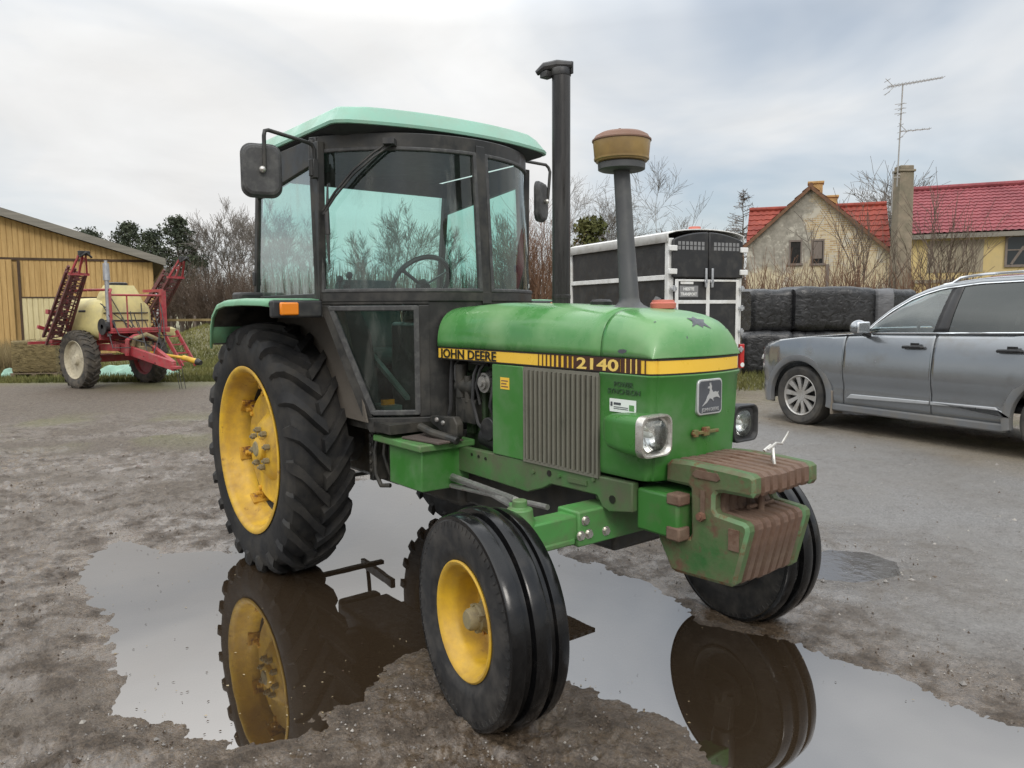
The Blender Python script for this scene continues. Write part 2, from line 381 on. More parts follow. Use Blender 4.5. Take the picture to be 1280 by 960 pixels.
for P_, dep in ((PUD,.056),(PUD2,.070)):
    kn = 1. if P_ is PUD else .35
    sd = sdist(gx, gy, P_) + ((fbm(gx, gy, 2.6, 3, 60)-.5)*.26 + (fbm(gx, gy, 11, 3, 61)-.5)*.05)*kn
    relief = relief*(.20+.80*sstep(0,.6,sd)); drop = np.maximum(drop, dep*(1-sstep(-.45,.30,sd)))
    sd_all = np.minimum(sd_all, sd)
h = base + .004 + relief - drop
# outside the puddles the yard stays above the water level
lim = sstep(.10, .45, sd_all)
h = np.where(sd_all > .0, np.maximum(h, base + (WATER_Z+.006)*lim + (-1)*(1-lim)), h)
# attributes that say what the surface is made of
wet = np.clip(1 - sstep(.0, 1.5, sd_all + (fbm(gx,gy,1.6,4,70)-.5)*1.6), 0, 1)
wetspots = sstep(.46, .60, fbm(gx, gy, 1.3, 5, 80, .55)) * (1-sstep(9, 15, R_))
wet = np.maximum(wet, wetspots*.9*(1-.6*asph)); wet = np.maximum(wet, 1-sstep(-.1,.5,sdist(gx,gy,PUD3)+(fbm(gx,gy,3,3,77)-.5)*.4))
grass = np.maximum(sstep(16.2, 17.6, dd_ + .20*(rr_+10) + (fbm(gx,gy,.7,4,90)-.5)*2.2) * (1-sstep(-5.,-3.,rr_)),
                   sstep(.45, .66, fbm(gx,gy,1.1,5,95)) * sstep(8.3,10,dd_) * (1-sstep(11.2,12.6,dd_)) * (1-sstep(-3.4,-1.5,rr_))*.75)
grass = np.maximum(grass, sstep(12.6, 14.5, dd_ + (fbm(gx,gy,.7,4,97)-.5)*1.8) * sstep(1.5, 3.2, rr_))
grass = np.maximum(grass, sstep(33, 38, dd_)); grass = np.maximum(grass, sstep(60, 90, R_))
grass = np.maximum(grass, sstep(.5,.72,fbm(gx,gy,1.4,4,99))*.5*sstep(6.2,7.2,gy+.25*gx)*sstep(0,2,rr_))
gravel = sstep(5.4, 6.6, gy + .25*gx + (fbm(gx,gy,1.,4,23)-.5)*1.2)*sstep(0,2,rr_)
nr_, na_ = gx.shape
me = bpy.data.meshes.new('ground'); nv = nr_*na_
me.vertices.add(nv); me.vertices.foreach_set('co', np.stack([gx,gy,h],-1).astype(np.float32).ravel())
i0 = np.arange(nr_-1)[:,None]*na_; j0 = np.arange(na_)[None,:]; j1 = (j0+1) % na_
quads = np.stack([i0+j0, i0+na_+j0, i0+na_+j1, i0+j1], -1).reshape(-1,4)
nq = len(quads); me.loops.add(nq*4); me.polygons.add(nq)
me.loops.foreach_set('vertex_index', quads.astype(np.int32).ravel())
me.polygons.foreach_set('loop_start', np.arange(0, nq*4, 4, dtype=np.int32))
me.polygons.foreach_set('use_smooth', np.ones(nq, bool))
me.update(calc_edges=True); me.validate()
for nm, arr in (('wet',wet),('grass',grass),('asphalt',asph),('gravel',gravel)):
    at_ = me.attributes.new(nm, 'FLOAT', 'POINT'); at_.data.foreach_set('value', np.clip(arr,0,1).astype(np.float32).ravel())
ground = bpy.data.objects.new('ground', me); COL.objects.link(ground)
if me.polygons[nq//2].normal.z < 0: me.flip_normals()
m, t, b = newmat('yard_ground'); p = t.pos()
def att(n): a = t.new('ShaderNodeAttribute'); a.attribute_name = n; return a.outputs['Fac']
aw, ag, aa, av = att('wet'), att('grass'), att('asphalt'), att('gravel')
nb = t.noise(p, 1.1, 6, .6); nm_ = t.noise(p, 12, 8, .7); nf = t.noise(p, 95, 6, .75); ns = t.noise(p, 42, 7, .75); nx = t.noise(p, 220, 3, .7)
dirt = t.mix(t.ramp(nm_, .3, .7), (.046,.031,.019), (.185,.140,.096))
dirt = t.mix(t.ramp(nf, .42, .66, 0, .6), dirt, (.26,.215,.165)); dirt = t.mix(t.ramp(ns, .40, .54, .8, 0), dirt, (.045,.034,.025))
dirt = t.mix(t.ramp(nb, .38, .68, 0, .45), dirt, (.150,.124,.098))
asp = t.mix(t.ramp(nf, .3, .7), (.085,.082,.078), (.29,.28,.27)); asp = t.mix(t.ramp(ns, .36, .5, .55, 0), asp, (.07,.066,.06)); asp = t.mix(t.ramp(nb,.4,.7,0,.45), asp, (.16,.145,.125))
grv = t.mix(t.ramp(ns, .35, .65), (.11,.085,.055), (.30,.25,.175))
col = t.mix(aa, dirt, asp); col = t.mix(t.math('MULTIPLY', av, .85), col, grv)
gcol = t.mix(t.ramp(ns, .3, .7), (.085,.085,.03), (.20,.19,.075)); gcol = t.mix(t.ramp(nm_,.4,.7,0,.6), gcol, (.17,.14,.075))
col = t.mix(t.math('MULTIPLY', ag, t.ramp(nm_, .25, .55, .55, 1.)), col, gcol)
# pale stone chips and dark specks
vo = t.new('ShaderNodeTexVoronoi'); vo.inputs['Scale'].default_value = 85; t.link(p, vo.inputs['Vector'])
chip = t.math('MULTIPLY', t.ramp(vo.outputs['Distance'], .16, .26, 1, 0), t.ramp(t.noise(p, 33, 3), .52, .62))
col = t.mix(t.math('MULTIPLY', chip, .75), col, (.36,.33,.29))
vo2 = t.new('ShaderNodeTexVoronoi'); vo2.inputs['Scale'].default_value = 38; t.link(p, vo2.inputs['Vector'])
spk = t.math('MULTIPLY', t.ramp(vo2.outputs['Distance'], .13, .22, 1, 0), t.ramp(t.noise(p, 13, 3), .52, .6))
col = t.mix(t.math('MULTIPLY', spk, .8), col, (.035,.027,.02))
wcol = t.new('ShaderNodeMix', data_type='RGBA', blend_type='MULTIPLY'); t.link(t.math('MULTIPLY', aw, .8), wcol.inputs[0]); t.link(col, wcol.inputs[6]); wcol.inputs[7].default_value = (.60,.53,.46,1)
t.link(wcol.outputs[2], b.inputs['Base Color'])
film = t.math('MULTIPLY', aw, t.ramp(t.noise(p, 4.5, 7, .65), .40, .54))
ro = t.math('SUBTRACT', t.ramp(nm_, .3, .7, .74, .52), t.math('MULTIPLY', film, .60)); t.link(ro, b.inputs['Roughness'])
t.link(t.math('ADD', .5, t.math('MULTIPLY', film, .5)), b.inputs['Specular IOR Level'])
hgt = t.math('ADD', t.math('ADD', t.math('MULTIPLY', nf, .75), t.math('MULTIPLY', nx, .35)), t.math('ADD', t.math('MULTIPLY', ns, .9), t.math('MULTIPLY', vo.outputs['Distance'], .35)))
st_ = t.math('MULTIPLY', t.math('SUBTRACT', 1.0, t.math('MULTIPLY', aa, .4)), t.math('SUBTRACT', 1.0, t.math('MULTIPLY', film, .72)))
bn = t.new('ShaderNodeBump'); bn.inputs['Distance'].default_value = .03; t.link(hgt, bn.inputs['Height']); t.link(t.math('MULTIPLY', st_, .85), bn.inputs['Strength'])
t.link(bn.outputs[0], b.inputs['Normal'])
ground.data.materials.append(m); tag(ground, kind='structure')

# water standing in the hollows: one level sheet per puddle, the ground itself draws the shoreline
def water_mat(name, rough_, rip_):
    m, t, b = newmat(name); out = t.n['Material Output']; t.n.remove(b); p = t.pos()
    tr = t.new('ShaderNodeBsdfTransparent'); tr.inputs[0].default_value = (.55,.44,.33,1)
    df = t.new('ShaderNodeBsdfDiffuse'); df.inputs[0].default_value = (.052,.035,.021,1)
    gl = t.new('ShaderNodeBsdfGlossy'); gl.inputs['Roughness'].default_value = rough_; gl.inputs[0].default_value = (1,1,1,1)
    fr = t.new('ShaderNodeFresnel'); fr.inputs['IOR'].default_value = 3.1
    rip = t.bump(t.noise(p, 1.7 if rip_ < .1 else 14, 2), rip_, .05 if rip_ < .1 else .01); t.link(rip, gl.inputs['Normal'])
    m0 = t.new('ShaderNodeMixShader'); m0.inputs[0].default_value = .62; t.link(tr.outputs[0], m0.inputs[1]); t.link(df.outputs[0], m0.inputs[2])
    m1 = t.new('ShaderNodeMixShader'); t.link(fr.outputs[0], m1.inputs[0]); t.link(m0.outputs[0], m1.inputs[1]); t.link(gl.outputs[0], m1.inputs[2])
    t.link(m1.outputs[0], out.inputs[0]); return m
WATER = water_mat('puddle_water', .012, .02); RIPPLED = water_mat('rippled_water', .11, .25)
for y0, y1, wm in ((-2.25,1.5,WATER),(1.5,2.75,RIPPLED)):
    mb = MB(); mb.add([(-2.35,y0,0),(5.05,y0,0),(5.05,y1,0),(-2.35,y1,0)], [(0,1,2,3)])
    o = mb.build('puddle_water', wm, smooth=0, loc=(0,0,WATER_Z)); tag(o, kind='structure')
# ------------------------------------------------------------------ the tractor (x forward, y to its left, origin under the rear axle)
T = empty('tractor', (0,0,0)); tag(T, 'green farm tractor with black cab, mint roof and yellow wheels standing in the puddle', 'tractor')
# ---- wheels
def rear_wheel(yc, side):
    """side -1: outer face towards -y"""
    W = empty('rear_wheel', (0, yc, .7315), 0, T)
    mb = MB(); hw = .182; s = side
    prof = [(.505,s*.165),(.52,s*.172),(.56,s*.186),(.62,s*.19),(.68,s*.182),(.718,s*.165),(.738,s*.12),(.739,s*.06),(.740,0),(.739,-s*.06),(.738,-s*.12),(.718,-s*.165),(.68,-s*.182),(.62,-s*.19),(.56,-s*.186),(.52,-s*.172),(.505,-s*.165)]
    mb.lathe(prof, axis='y', n=96)
    N = 23
    for sd in (-1, 1):
        for k in range(N):
            a0 = 2*pi*k/N + (pi/N if sd > 0 else 0)
            st = [(-.014,.790,-.014,.722,.034,0),(.05,.790,.05,.722,.029,.30),(.10,.785,.10,.716,.029,.60),(.150,.771,.145,.704,.032,.88),(.184,.745,.165,.69,.035,1.0),(.199,.705,.175,.675,.027,1.03),(.199,.665,.184,.65,.020,1.05)]
            rows = []
            for y, r, yb, rb, hwid, tt in st:
                a = a0 + .27*tt; dl = hwid/.76; db = dl*1.55
                rows.append([(rb*math.cos(a-db), sd*yb, rb*math.sin(a-db)), (r*math.cos(a-dl), sd*y, r*math.sin(a-dl)),
                             (r*math.cos(a+dl), sd*y, r*math.sin(a+dl)), (rb*math.cos(a+db), sd*yb, rb*math.sin(a+db))])
            mb.grid(rows); nv = len(mb.v); mb.add([rows[0][i] for i in range(4)], [(0,1,2,3)]); mb.add([rows[-1][i] for i in range(4)], [(3,2,1,0)])
    mb.build('tyre', M['rubber'], W, smooth=32)
    mb = MB()
    prof = [(.505,s*.172),(.520,s*.176),(.5225,s*.182),(.515,s*.186),(.500,s*.184),(.487,s*.172),(.478,s*.150),(.474,s*.10),(.455,s*.075),(.440,s*.045),(.438,s*.0)]
    mb.lathe(prof, axis='y', n=72); mb.mi = 1; mb.lathe([(.438,s*.0),(.438,-s*.03),(.450,-s*.07),(.474,-s*.10),(.478,-s*.15),(.495,-s*.172),(.512,-s*.18)], axis='y', n=72); mb.build('rim', [M['rim'], M['rimshade']], W, smooth=50)
    mb = MB()
    prof = [(.0,s*.125),(.055,s*.125),(.07,s*.115),(.075,s*.088),(.125,s*.082),(.165,s*.075),(.19,s*.05),(.21,s*.032),(.31,s*.030),(.345,s*.036),(.358,s*.026),(.36,s*.0),(.352,-s*.002),(.345,s*.012),(.20,s*.005),(0,s*.005)]
    mb.lathe(prof, axis='y', n=56); disc = mb.build('wheel_disc', M['rim'], W, smooth=40)
    mb = MB(); mb.lathe([(.0,s*.132),(.04,s*.132),(.05,s*.124),(.05,s*.11)], axis='y', n=20); mb.build('hub', M['hub'], disc)
    nut0 = None
    for k in range(8):
        a = 2*pi*k/8 + .2; c = (.118*math.cos(a), s*.085, .118*math.sin(a))
        if nut0 is None:
            mb = MB(); mb.cyl((0,-.002*s,0), (0,s*.03,0), .019, .019, 6); mb.cyl((0,s*.03,0), (0,s*.042,0), .009, .009, 8)
            nut0 = mb.build('wheel_nut', M['hub'], disc, smooth=20); nut0.location = c
        else:
            q = nut0.copy(); COL.objects.link(q); q.location = c
    br0 = None
    for k in range(8):
        a = 2*pi*k/8 + .22
        if br0 is None:
            mb = MB(); mb.box((.395,s*.0,0), (.12,.05,.04)); mb.box((.437,s*.02,0), (.018,.12,.085)); mb.cyl((.39,s*.0,.0), (.39,s*.06,.0), .016, .016, 6); mb.cyl((.345,s*.02,0), (.345,s*.048,0), .017, .017, 6)
            br0 = mb.build('rim_lug', M['rimrust'], W, smooth=25, bevel=.004); br0.rotation_euler = (0,-a,0)
        else:
            q = br0.copy(); COL.objects.link(q); q.rotation_euler = (0,-a,0)
    return W
rear_wheel(-.743, -1); rear_wheel(.743, 1)
def front_wheel(yc, side):
    W = empty('front_wheel', (2.3803, yc, .392), -.1468, T); s = side
    mb = MB(); mb.mi = 1
    sw = [(.222,s*.092),(.235,s*.104),(.26,s*.112),(.272,s*.1185),(.285,s*.119),(.32,s*.1235),(.36,s*.1225),(.388,s*.117)]
    mb.lathe(sw, axis='y', n=96); mb.lathe([(r,-y) for r,y in sw], axis='y', n=96)
    mb.mi = 0
    tr = [(.388,.117),(.392,.119),(.404,.117),(.4085,.110),(.4155,.072),(.4145,.066),(.398,.062),(.396,.048),(.399,.036),(.424,.031),(.4275,.024),(.4285,0)]
    tr = tr + [(r,-y) for r,y in tr[::-1][1:]]
    mb.lathe(tr, axis='y', n=128); mb.mi = 1
    for k in range(72):
        a = 2*pi*k/72; ca, sa = math.cos(a), math.sin(a)
        for sd in (-1,1): mb.bar((.366*ca, sd*.1222, .366*sa), (.384*ca, sd*.1185, .384*sa), .007, .004, up=(0,1,0))
    mb.build('tyre', [M['rubberwet'], M['rubberside']], W, smooth=28)
    mb = MB()
    mb.lathe([(.222,s*.094),(.232,s*.100),(.2345,s*.108),(.228,s*.113),(.218,s*.110),(.209,s*.098),(.203,s*.078),(.186,s*.062),(.178,s*.04),(.176,-s*.02),(.168,-s*.045),(.150,-s*.052),(.135,-s*.046),(.11,-s*.03),(.075,-s*.028),(.05,-s*.028)], axis='y', n=64)
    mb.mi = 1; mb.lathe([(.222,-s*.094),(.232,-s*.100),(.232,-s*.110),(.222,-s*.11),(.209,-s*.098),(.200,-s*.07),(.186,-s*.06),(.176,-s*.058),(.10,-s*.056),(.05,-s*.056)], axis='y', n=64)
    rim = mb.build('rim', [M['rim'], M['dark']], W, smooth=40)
    mb = MB(); mb.lathe([(.078,-s*.03),(.074,s*.0),(.056,s*.012),(.052,s*.045),(.045,s*.052),(.042,s*.08),(.034,s*.09),(0,s*.091)], axis='y', n=28)
    for k in range(4):
        a = 2*pi*k/4+.4; mb.box((.045*math.cos(a), s*.048, .045*math.sin(a)), (.018,.025,.018))
    mb.build('hub_cap', M['hub'], W, smooth=35)
    nut = None
    for k in range(6):
        a = 2*pi*k/6; c = (.098*math.cos(a), -s*.027, .098*math.sin(a))
        if nut is None:
            mb = MB(); mb.cyl((0,0,0), (0,s*.022,0), .013, .013, 6); nut = mb.build('wheel_nut', M['rimrust'], rim, smooth=20); nut.location = c
        else: q = nut.copy(); COL.objects.link(q); q.location = c
    mb = MB(); mb.cyl((0,-s*.05,0), (0,-s*.16,0), .055, .045); mb.lathe([(.09,-s*.058),(.09,-s*.075),(.05,-s*.08)], axis='y', n=24); mb.build('spindle', M['dark'], W)
    return W
front_wheel(-.8262, -1); front_wheel(.8262, 1)

# ---- chassis
rp = [(1.20,.745),(1.20,.868),(2.64,.886),(2.64,.765),(2.51,.742),(2.47,.755),(2.435,.80),(2.14,.795),(2.08,.765),(1.97,.728)]
mb = MB(); mb.prism(rp, 'y', -.285, -.245); rail = mb.build('side_rail', M['rail'], T, bevel=.006)
mb = MB()
for x, z in ((1.52,.845),(1.58,.842),(1.64,.84)): mb.cyl((x,-.286,z),(x,-.2885,z),.008)
mb.cyl((2.13,-.286,.845),(2.13,-.2885,.845),.014); mb.cyl((2.53,-.286,.80),(2.53,-.2885,.80),.017)
mb.build('bolt_hole', M['ink'], rail)
mb = MB()
for x, z in ((2.02,.835),(2.20,.845),(2.42,.865)): mb.cyl((x,-.285,z),(x,-.294,z),.010,.010,6)
mb.bar((2.26,-.288,.838),(2.38,-.288,.842),.008,.02)
mb.build('bolt', M['rail'], rail)
mb = MB(); mb.prism(rp, 'y', .245, .285); mb.build('side_rail', M['rail'], T, bevel=.006)
mb = MB(); mb.bx(2.642,2.855,-.262,.262,.695,.868); mb.build('weight_bracket', M['green'], T, bevel=.012)
for za, zb_ in ((.69,.745),(.83,.875)): mb = MB(); mb.bx(2.80,2.868,-.268,-.20,za,zb_); mb.build('bracket_flange', M['weightrust'], T, bevel=.008)
mb = MB(); mb.bx(1.25,2.42,-.16,.16,.52,.80); mb.bx(1.7,2.2,-.2,.2,.80,.92); mb.cyl((1.4,0,.60),(2.0,0,.60),.15); mb.build('oil_pan', M['dark'], T, bevel=.02)
mb = MB(); mb.bx(-.30,1.28,-.20,.20,.50,.92); mb.bx(-.42,-.30,-.16,.16,.5,.85); mb.cyl((0,-.66,.7315),(0,.66,.7315),.10); mb.cyl((0,-.42,.7315),(0,.42,.7315),.155)
mb.build('gearbox', M['dark'], T, bevel=.03)
mb = MB()
for s in (-1,1): mb.bar((-.3,s*.25,.45),(-1.05,s*.38,.50),.035,.07); mb.bar((-.95,s*.37,.50),(-.55,s*.22,1.1),.03); mb.bar((-.3,s*.22,1.12),(-.6,s*.22,1.1),.05)
mb.bar((-.45,0,.85),(-1.0,0,.92),.04); mb.bar((-.55,-.3,.35),(-.55,.3,.35),.05,.03)
mb.build('hitch_arm', M['dark'], T, bevel=.005)

# ---- engine in the open bay behind the side panel
mb = MB(); mb.bx(1.28,2.3,-.155,.155,.80,1.25); mb.bx(1.25,2.1,-.12,.12,1.25,1.37)
for i in range(6): mb.bx(1.33+i*.11,1.39+i*.11,-.19,-.15,.92,1.18)
mb.build('engine_block', M['engine'], T, bevel=.012)
mb = MB(); mb.bx(1.30,1.48,-.235,-.15,.99,1.12); mb.cyl((1.30,-.20,1.18),(1.46,-.20,1.18),.045); mb.cyl((1.33,-.215,1.12),(1.33,-.215,1.30),.03); mb.cyl((1.40,-.22,1.10),(1.40,-.22,1.24),.02)
for i in range(5): mb.tube([(1.44+.0*i,-.205,1.12+.01*i),(1.47+.02*i,-.235,1.17+.02*i),(1.52+.02*i,-.22,1.25),(1.55+.02*i,-.16,1.29)],.006,6)
mb.build('injection_pump', M['dark'], T, bevel=.006)
mb = MB(); mb.cyl((1.555,-.15,1.215),(1.555,-.232,1.215),.052,.052,28); mb.cyl((1.555,-.232,1.215),(1.555,-.246,1.215),.034,.034,20); mb.lathe([(.018,0),(.018,-.012),(0,-.012)],(1.555,-.246,1.215),'y',12)
mb.build('alternator', M['steel'], T)
mb = MB(); mb.cyl((1.60,-.16,.98),(1.60,-.245,.98),.065,.06,24); mb.cyl((1.50,-.18,.93),(1.68,-.18,.90),.055); mb.build('oil_filter', M['black'], T, bevel=.004)
mb = MB()
mb.tube([(1.255,-.22,1.34),(1.26,-.235,1.2),(1.265,-.24,1.08),(1.24,-.24,1.0)],.012,8); mb.tube([(1.30,-.20,1.33),(1.305,-.235,1.29),(1.31,-.24,1.22),(1.33,-.22,1.16)],.009,8)
mb.tube([(1.47,-.19,1.33),(1.475,-.235,1.25),(1.465,-.24,1.12),(1.50,-.23,1.0),(1.58,-.22,.93)],.010,8); mb.tube([(1.55,-.2,1.33),(1.53,-.235,1.28),(1.50,-.24,1.20),(1.52,-.23,1.1)],.008,8)
mb.tube([(1.62,-.18,1.32),(1.64,-.23,1.2),(1.62,-.235,1.1),(1.64,-.2,.98)],.014,8); mb.tube([(1.36,-.18,1.31),(1.45,-.22,1.315),(1.56,-.2,1.305)],.010,8)
mb.build('hose', M['black'], T)
mb = MB(); mb.prism([(1.215,1.02),(1.215,.985),(1.43,.905),(1.47,.935),(1.47,1.0),(1.44,1.035)],'y',-.345,-.30); mb.tube([(1.20,-.40,.965),(1.32,-.40,.945),(1.50,-.36,.92)],.022,10)
plate = mb.build('battery_tray', M['dark'], T, bevel=.006)
mb = MB(); mb.lathe([(.0,-.012),(.012,-.008),(.014,0)],(1.285,-.345,1.005),'y',12); mb.lathe([(.0,-.012),(.012,-.008),(.014,0)],(1.345,-.345,.995),'y',12); mb.build('bolt', M['steel'], plate)
mb = MB(); mb.bx(1.69,2.44,-.26,.26,.90,1.32); mb.build('radiator', M['dark'], T)

# ---- hood, nose, stripe
HW = .2785; XN = 2.735; BOW = .048; ZB = 1.392; ZS = 1.3265
def nose_outline(w, xf, xr, bow=BOW, rc=.03, n=14):
    pts = [(xr,-w)] + [(xr + (xf-rc-xr)*i/8, -w) for i in range(1,9)]
    xb = lambda y: xf + bow*(1-(y/w)**2)
    for i in range(1,6):
        a = -pi/2 + (pi/2)*i/5*.93; pts.append((xf-rc+rc*math.cos(a), -w+rc+rc*math.sin(a)))
    pts += [(xb(y), y) for y in np.linspace(-w+rc, w-rc, n)]
    m_ = [(x,-y) for x,y in pts[:14][::-1]]
    return pts + m_
zt_pts = [(1.10,1.600),(1.21,1.604),(1.57,1.622),(1.9,1.615),(2.2,1.603),(2.42,1.590),(2.50,1.585),(2.57,1.577),(2.63,1.563),(2.67,1.545),(2.695,1.522),(2.712,1.495),(2.724,1.462),(2.731,1.43),(2.735,1.3935)]
ztop = lambda x: float(np.interp(x, [p[0] for p in zt_pts], [p[1] for p in zt_pts]))
def hood_z(x, y): return ZB + (ztop(x)-ZB)*max(0., 1-(abs(y)/HW)**4.)**(1/2.4)
def hood_row(x, n=30):
    h_ = max(ztop(x)-ZB, .0015); row = []
    k = float(np.clip((x-2.35)/(2.735-2.35),0,1))
    for i in range(n+1):
        a = pi*i/n; c, s_ = math.cos(a), math.sin(a)
        y = -HW*math.copysign(abs(c)**(2/4.), c); z = ZB + h_*abs(s_)**(2/2.4)
        z -= .0*k
        row.append((x + BOW*k*k*(1-(y/HW)**2), y, z))
    return row
def smooth_prof():
    pass
mb = MB(); xs = [1.20,1.205,1.215,1.24] + list(np.linspace(1.3,2.449,16)); rows = [hood_row(x) for x in xs]
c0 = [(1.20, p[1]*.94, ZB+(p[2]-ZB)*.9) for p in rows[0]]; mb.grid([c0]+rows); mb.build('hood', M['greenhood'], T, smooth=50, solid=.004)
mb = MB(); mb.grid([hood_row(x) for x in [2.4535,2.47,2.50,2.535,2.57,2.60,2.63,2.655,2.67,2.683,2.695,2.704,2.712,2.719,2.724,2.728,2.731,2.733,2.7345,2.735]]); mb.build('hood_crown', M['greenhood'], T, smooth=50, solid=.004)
mb = MB(); mb.grid([[(x,y*.985,ZB+(z-ZB)*.97-.004) for x,y,z in hood_row(xx)] for xx in (2.42,2.48)]); mb.build('hood_seam', M['ink'], T)
def band(z0, z1, w0, w1, x0, x1, xr, name, m, parent=T, solid=0, off=0.):
    mb = MB(); rows = [[(x,y,z) for x,y in nose_outline(w+off, xf+off, xr)] for z, w, xf in ((z0,w0,x0),(z1,w1,x1))]
    mb.grid(rows); return mb.build(name, m, parent, smooth=40, solid=solid)
band(ZS, ZB-.0015, HW+.002, HW+.002, XN, XN, 1.21, 'stripe_band', M['yellow'])
stripe = [o for o in kids(T) if o.name.startswith('stripe_band')][0]
for za, zb_ in ((ZB-.0075, ZB-.001),(ZS-.001, ZS+.006)):
    band(za, zb_, HW+.0035, HW+.0035, XN+.0015, XN+.0015, 1.21, 'pinstripe', M['ink'], stripe)
# lower nose: shell with a rounded bottom edge and the narrow pale lip under the stripe
mb = MB(); rows = []
for z, w, xf in ((.902,.262,2.69),(.900,.272,2.704),(.905,.277,2.709),(.93,.2785,2.713),(1.05,.2795,2.722),(1.2,.280,2.731),(1.305,.2805,2.736),(1.315,.286,2.742),(1.3215,.287,2.743),(1.3255,.283,2.739),(1.3255,.25,2.70)):
    rows.append([(x,y,z) for x,y in nose_outline(w, xf, 2.45)])
mb.grid(rows); nose = mb.build('nose', M['greennose'], T, smooth=45)
mb = MB(); mb.bx(2.44,2.70,-.26,.26,.902,.91); mb.build('nose_floor', M['dark'], nose)
for s in (-1,1):
    mb = MB(); mb.bx(1.706,1.948,s*.284-.006,s*.284+.006,.877,1.322); p_ = mb.build('side_panel', M['greennose'], T, bevel=.004)
    if s < 0:
        mb = MB(); mb.bx(1.775,1.845,-.2915,-.2905,1.205,1.262); mb.build('label', M['yellow'], p_)
        mb = MB()
        for i in range(3): mb.bx(1.783,1.836-.012*(i%2),-.2925,-.2918,1.215+.014*i,1.2205+.014*i)
        mb.build('label_print', M['rustcap'], p_)
    mb = MB(); ys = s*.284
    mb.bx(1.950,2.449,ys-.004,ys+.004,1.307,1.322); mb.bx(1.950,2.449,ys-.008,ys+.008,.875,.889); mb.bx(1.950,1.963,ys-.008,ys+.008,.889,1.307); mb.bx(2.436,2.449,ys-.008,ys+.008,.889,1.307)
    for i in range(15):
        x = 1.978 + i*.0317; mb.prism([(x-.0085,ys-.002),(x-.006,ys-.012),(x+.006,ys-.012),(x+.0085,ys-.002),(x+.0085,ys+.006),(x-.0085,ys+.006)] if s<0 else [(x-.0085,ys+.002),(x-.006,ys+.012),(x+.006,ys+.012),(x+.0085,ys+.002),(x+.0085,ys-.006),(x-.0085,ys-.006)], 'z', .889, 1.307)
    mb.build('grille', M['grille'], T, smooth=20)
# lettering along both sides of the stripe
for s in (-1,1):
    ys = s*(HW+.0042); rot = (R(90),0,0) if s < 0 else (R(90),0,R(180))
    X = (lambda x: x) if s < 0 else (lambda x: x)
    mb = MB(); mb.bx(2.288,2.565,ys-.0006,ys+.0006,ZS+.004,ZB-.005); mb.bx(2.569,2.590,ys-.0006,ys+.0006,ZS+.004,ZB-.005)
    for a, b_ in ((2.05,2.055),(2.078,2.084),(2.104,2.112),(2.132,2.142),(2.160,2.173),(2.190,2.206),(2.224,2.244),(2.256,2.276),(2.600,2.620),(2.630,2.648),(2.660,2.678),(2.698,2.704)):
        mb.bx(a,b_,ys-.0006,ys+.0006,ZS+.004,ZB-.005)
    mb.build('stripe_bars', M['maroon'], stripe)
    for a, b_ in ((2.593,2.5985),(2.6225,2.6275),(2.6505,2.6575)):
        mb = MB(); mb.bx(a,b_,ys-.001,ys+.001,ZS+.004,ZB-.005); mb.build('stripe_bar_pale', M['paleyellow'], stripe)
    yt = s*(HW+.0052)
    tx = text('lettering', 'JOHN DEERE', .0655, M['ink'], stripe, (1.236 if s<0 else 1.742, yt, ZS+.0095), rot, off=.0012)
    tx.scale.x = .503/max(tx.dimensions.x/tx.scale.x, .01)
    tx = text('model_number', '2140', .066, M['paleyellow'], stripe, (2.308 if s<0 else 2.557, yt, ZS+.0085), rot, off=.0015)
    tx.scale.x = .248/max(tx.dimensions.x/tx.scale.x, .01)
    tx = text('nose_lettering', 'POWER', .030, M['decalgrey'], nose, (2.532 if s<0 else 2.64, s*.2835, 1.272), rot, off=.0002); tx.scale.x = .105/tx.dimensions.x
    tx = text('nose_lettering', 'SYNCHRON', .030, M['decalgrey'], nose, (2.497 if s<0 else 2.68, s*.2835, 1.243), rot, off=.0002); tx.scale.x = .178/tx.dimensions.x
mb = MB(); mb.bx(2.508,2.655,-.2832,-.2822,1.168,1.222); st = mb.build('sticker', M['white'], nose)
mb = MB(); mb.bx(2.532,2.572,-.2842,-.2834,1.197,1.207)
for i in range(2): mb.bx(2.532,2.612,-.2842,-.2834,1.180+.007*i,1.183+.007*i)
mb.bx(2.514,2.525,-.2842,-.2834,1.19,1.208); mb.build('sticker_print', M['badge'], st)
mb = MB(); mb.bx(2.618,2.645,-.2842,-.2834,1.178,1.202); mb.build('sticker_print', M['greenhood'], st)
# badge with the leaping deer
def rrect(w, h, r, n=5):
    p = []
    for cx_, cy_, a0 in ((w/2-r,h/2-r,0),(-w/2+r,h/2-r,90),(-w/2+r,-h/2+r,180),(w/2-r,-h/2+r,270)):
        for i in range(n+1): a = R(a0+90*i/n); p.append((cx_+r*math.cos(a), cy_+r*math.sin(a)))
    return p
BY, BZ, BX = .012, 1.229, 2.782
mb = MB(); mb.prism([(BY+y,BZ+z) for y,z in rrect(.158,.146,.02)],'x',BX-.012,BX+.006); bad = mb.build('badge', M['silver'], nose, bevel=.003)
mb = MB(); mb.prism([(BY+y,BZ+z) for y,z in rrect(.142,.130,.016)],'x',BX+.004,BX+.0075); mb.build('badge_field', M['badge'], bad)
deer = [(-.052,-.040),(-.030,-.018),(-.020,.002),(-.012,.008),(-.008,.022),(-.012,.032),(-.020,.030),(-.018,.037),(-.008,.040),(-.012,.054),(-.006,.048),(-.003,.056),(0,.045),(.004,.040),(.003,.026),(.012,.014),(.030,.016),(.038,.012),(.046,.016),(.043,.006),(.052,-.008),(.056,-.014),(.047,-.010),(.034,-.006),(.022,-.008),(.012,-.010),(.016,-.024),(.005,-.014),(-.008,-.010),(-.024,-.026)]
